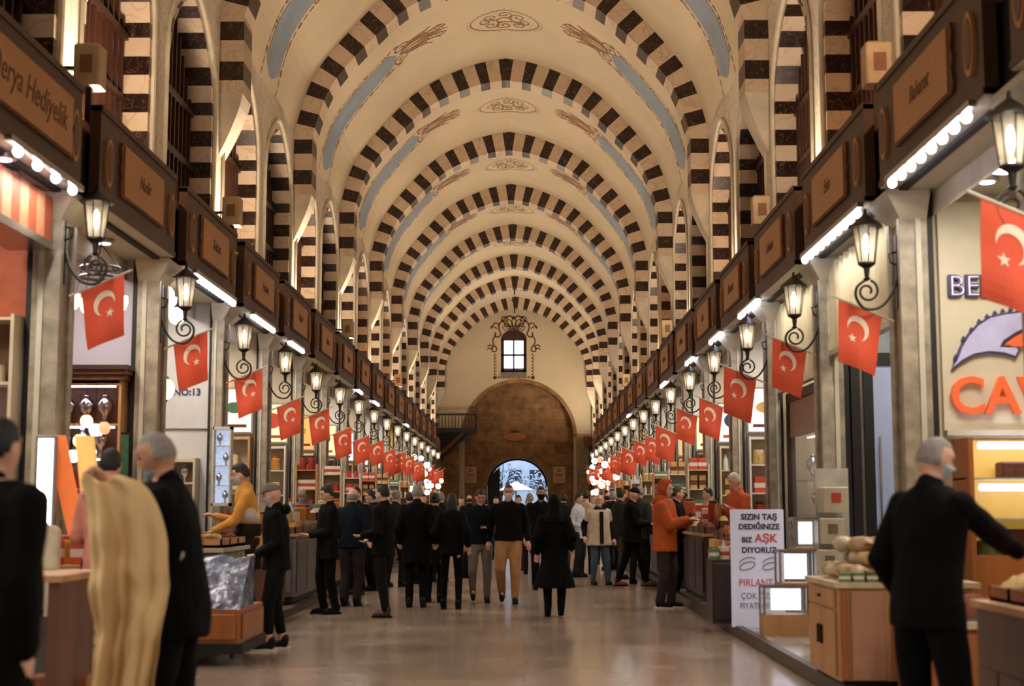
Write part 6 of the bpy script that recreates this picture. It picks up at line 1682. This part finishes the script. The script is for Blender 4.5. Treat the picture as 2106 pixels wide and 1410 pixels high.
# ------- crowd deeper in the hall
random.seed(21)
crowd = [(905,1012,1196,170,(26,22,24)),(868,1016,1190,20,(40,34,32)),(842,1012,1200,-150,(22,22,26)),(812,1008,1206,150,(34,30,30)),(965,1018,1160,180,(18,18,20)),(1066,1018,1172,0,(24,22,24)),(1090,1014,1180,185,(20,20,22)),(1020,1022,1150,0,(60,52,50)),(1160,1016,1168,175,(30,30,34)),(1222,1018,1160,0,(70,64,60)),(1252,1012,1172,-160,(24,22,24)),(1278,1006,1190,120,(46,40,40)),(1316,1000,1200,150,(40,46,44)),(948,1022,1150,10,(120,104,92)),(1085,1026,1136,0,(30,28,30)),(1110,1027,1130,180,(52,46,44)),(1140,1026,1134,0,(24,24,26)),(1000,1026,1136,175,(20,20,22)),(768,1006,1196,60,(28,28,34))]
desc = ['navy','brown','black','dark grey','charcoal','black','ink blue','taupe','slate','grey','dark','plum','moss green','beige','umber','fawn','coal black','jet black','indigo','denim blue']
spots = ['left of the black leggings','behind the grey-haired one','beyond the dark suit','by the left lanterns','in front of the stone gate','between the two walking men and the gate','beside the black mask wearer','near the gate posters','behind the white shirt','beyond the white vest','beside the paper bag','close to the black padded jacket','beyond the orange coat','left of the gate opening','small in the gate opening','at the right of the gate opening','under the gate arch','at the left of the gate opening','behind the tan face','behind the blazer wearer']
for k, (px, hp, fp, hd_, c) in enumerate(crowd):
    h = place(px, hp, fp)[2]
    put('distant person in a %s top standing %s' % (desc[k], spots[k]), px, hp, fp, hd_, tc=c, lc=[(24,22,24),(44,46,56),(60,52,46)][k % 3], top=['jacket','coat','puffer'][k % 3], hem=[.8,.72,.86][k % 3], hair=['short','thin','short','bun','bald','short'][k % 6], hc=(hair_dark if k % 3 else hair_grey), vox=.02, mask=(206,206,210) if k % 3 == 0 else None, feet=((-.1,.08*(k % 3-1),0),(.1,-.08*(k % 3-1),0)), seed=k, group='people far down the hall')
# ------------------------------------------------------------------ lights
def area(name, loc, rot, sx, sy, e, c, spread=None):
    l = bpy.data.lights.new(name, 'AREA'); l.shape = 'RECTANGLE'; l.size = sx; l.size_y = sy; l.energy = e; l.color = c[:3]
    if spread: l.spread = math.radians(spread)
    o = link(name, l); o.location = loc; o.rotation_euler = rot; return o
WARM = (1.0, .80, .57); NEUT = (1.0, .95, .88)
# floodlights standing on the cornice behind the sign boards, aimed up at the vault
for i, y in enumerate(PY[:-1]):
    for sg in (-1, 1):
        if (i + (sg > 0)) % 2 == 0:
            area('cornice_floodlight', (AX+sg*(3.74 if y < 62 else 3.9), y+SH/2, 5.14), (0, math.radians(180-sg*8), 0), .25, 1.2, 192 if y < 62 else 225, WARM)
# strip light under the sign boards, with fill added to brighten the street
for sg in (-1, 1):
    for i in range(NS):
        area('street_fill_light', (AXL+sg*(BF+.06), PY[i]+SH/2, 4.18), (0, math.radians(sg*18), 0), .08, 2.2, 40 if i < 2 else 26 if i < 4 else 16, NEUT)
    area('street_fill_light', (AXL+sg*(BF+.06), PY[0]-SH/2, 4.18), (0, math.radians(sg*18), 0), .08, 2.2, 60, NEUT)  # added fill with no board above it, brightens the foreground
    area('street_fill_light', (AXL+sg*(BF+.06), PY[0]-SH*1.5, 4.18), (0, math.radians(sg*18), 0), .08, 2.2, 70, NEUT)  # second added fill, unseen beside the camera, also without a board
for sg, j in ((-1,5),(-1,7),(-1,9),(-1,12),(-1,14),(1,4),(1,5),(1,8),(1,11),(1,13)):
    c = CS[j+1]
    l = bpy.data.lights.new('window_uplight', 'POINT'); l.energy = 38; l.color = (1.0,.52,.24); l.shadow_soft_size = .08
    o = link('window_uplight', l); o.location = (AX+sg*(WALL+.08), c-.5, 5.5)
world = bpy.data.worlds.new('world'); SC.world = world; world.use_nodes = True
bg = world.node_tree.nodes['Background']; bg.inputs[0].default_value = (.72,.82,1.0,1); bg.inputs[1].default_value = 5.0
SC.view_settings.view_transform = 'Standard'; SC.view_settings.look = 'None'; SC.view_settings.gamma = 1.0; SC.view_settings.exposure = 0.0
SC.view_settings.use_curve_mapping = False
cy = SC.cycles
cy.use_denoising = True; cy.max_bounces = 6; cy.diffuse_bounces = 3; cy.glossy_bounces = 3; cy.transmission_bounces = 5; cy.transparent_max_bounces = 6
cy.sample_clamp_indirect = 4; cy.caustics_reflective = False; cy.caustics_refractive = False
try: cy.use_light_tree = True
except Exception: pass
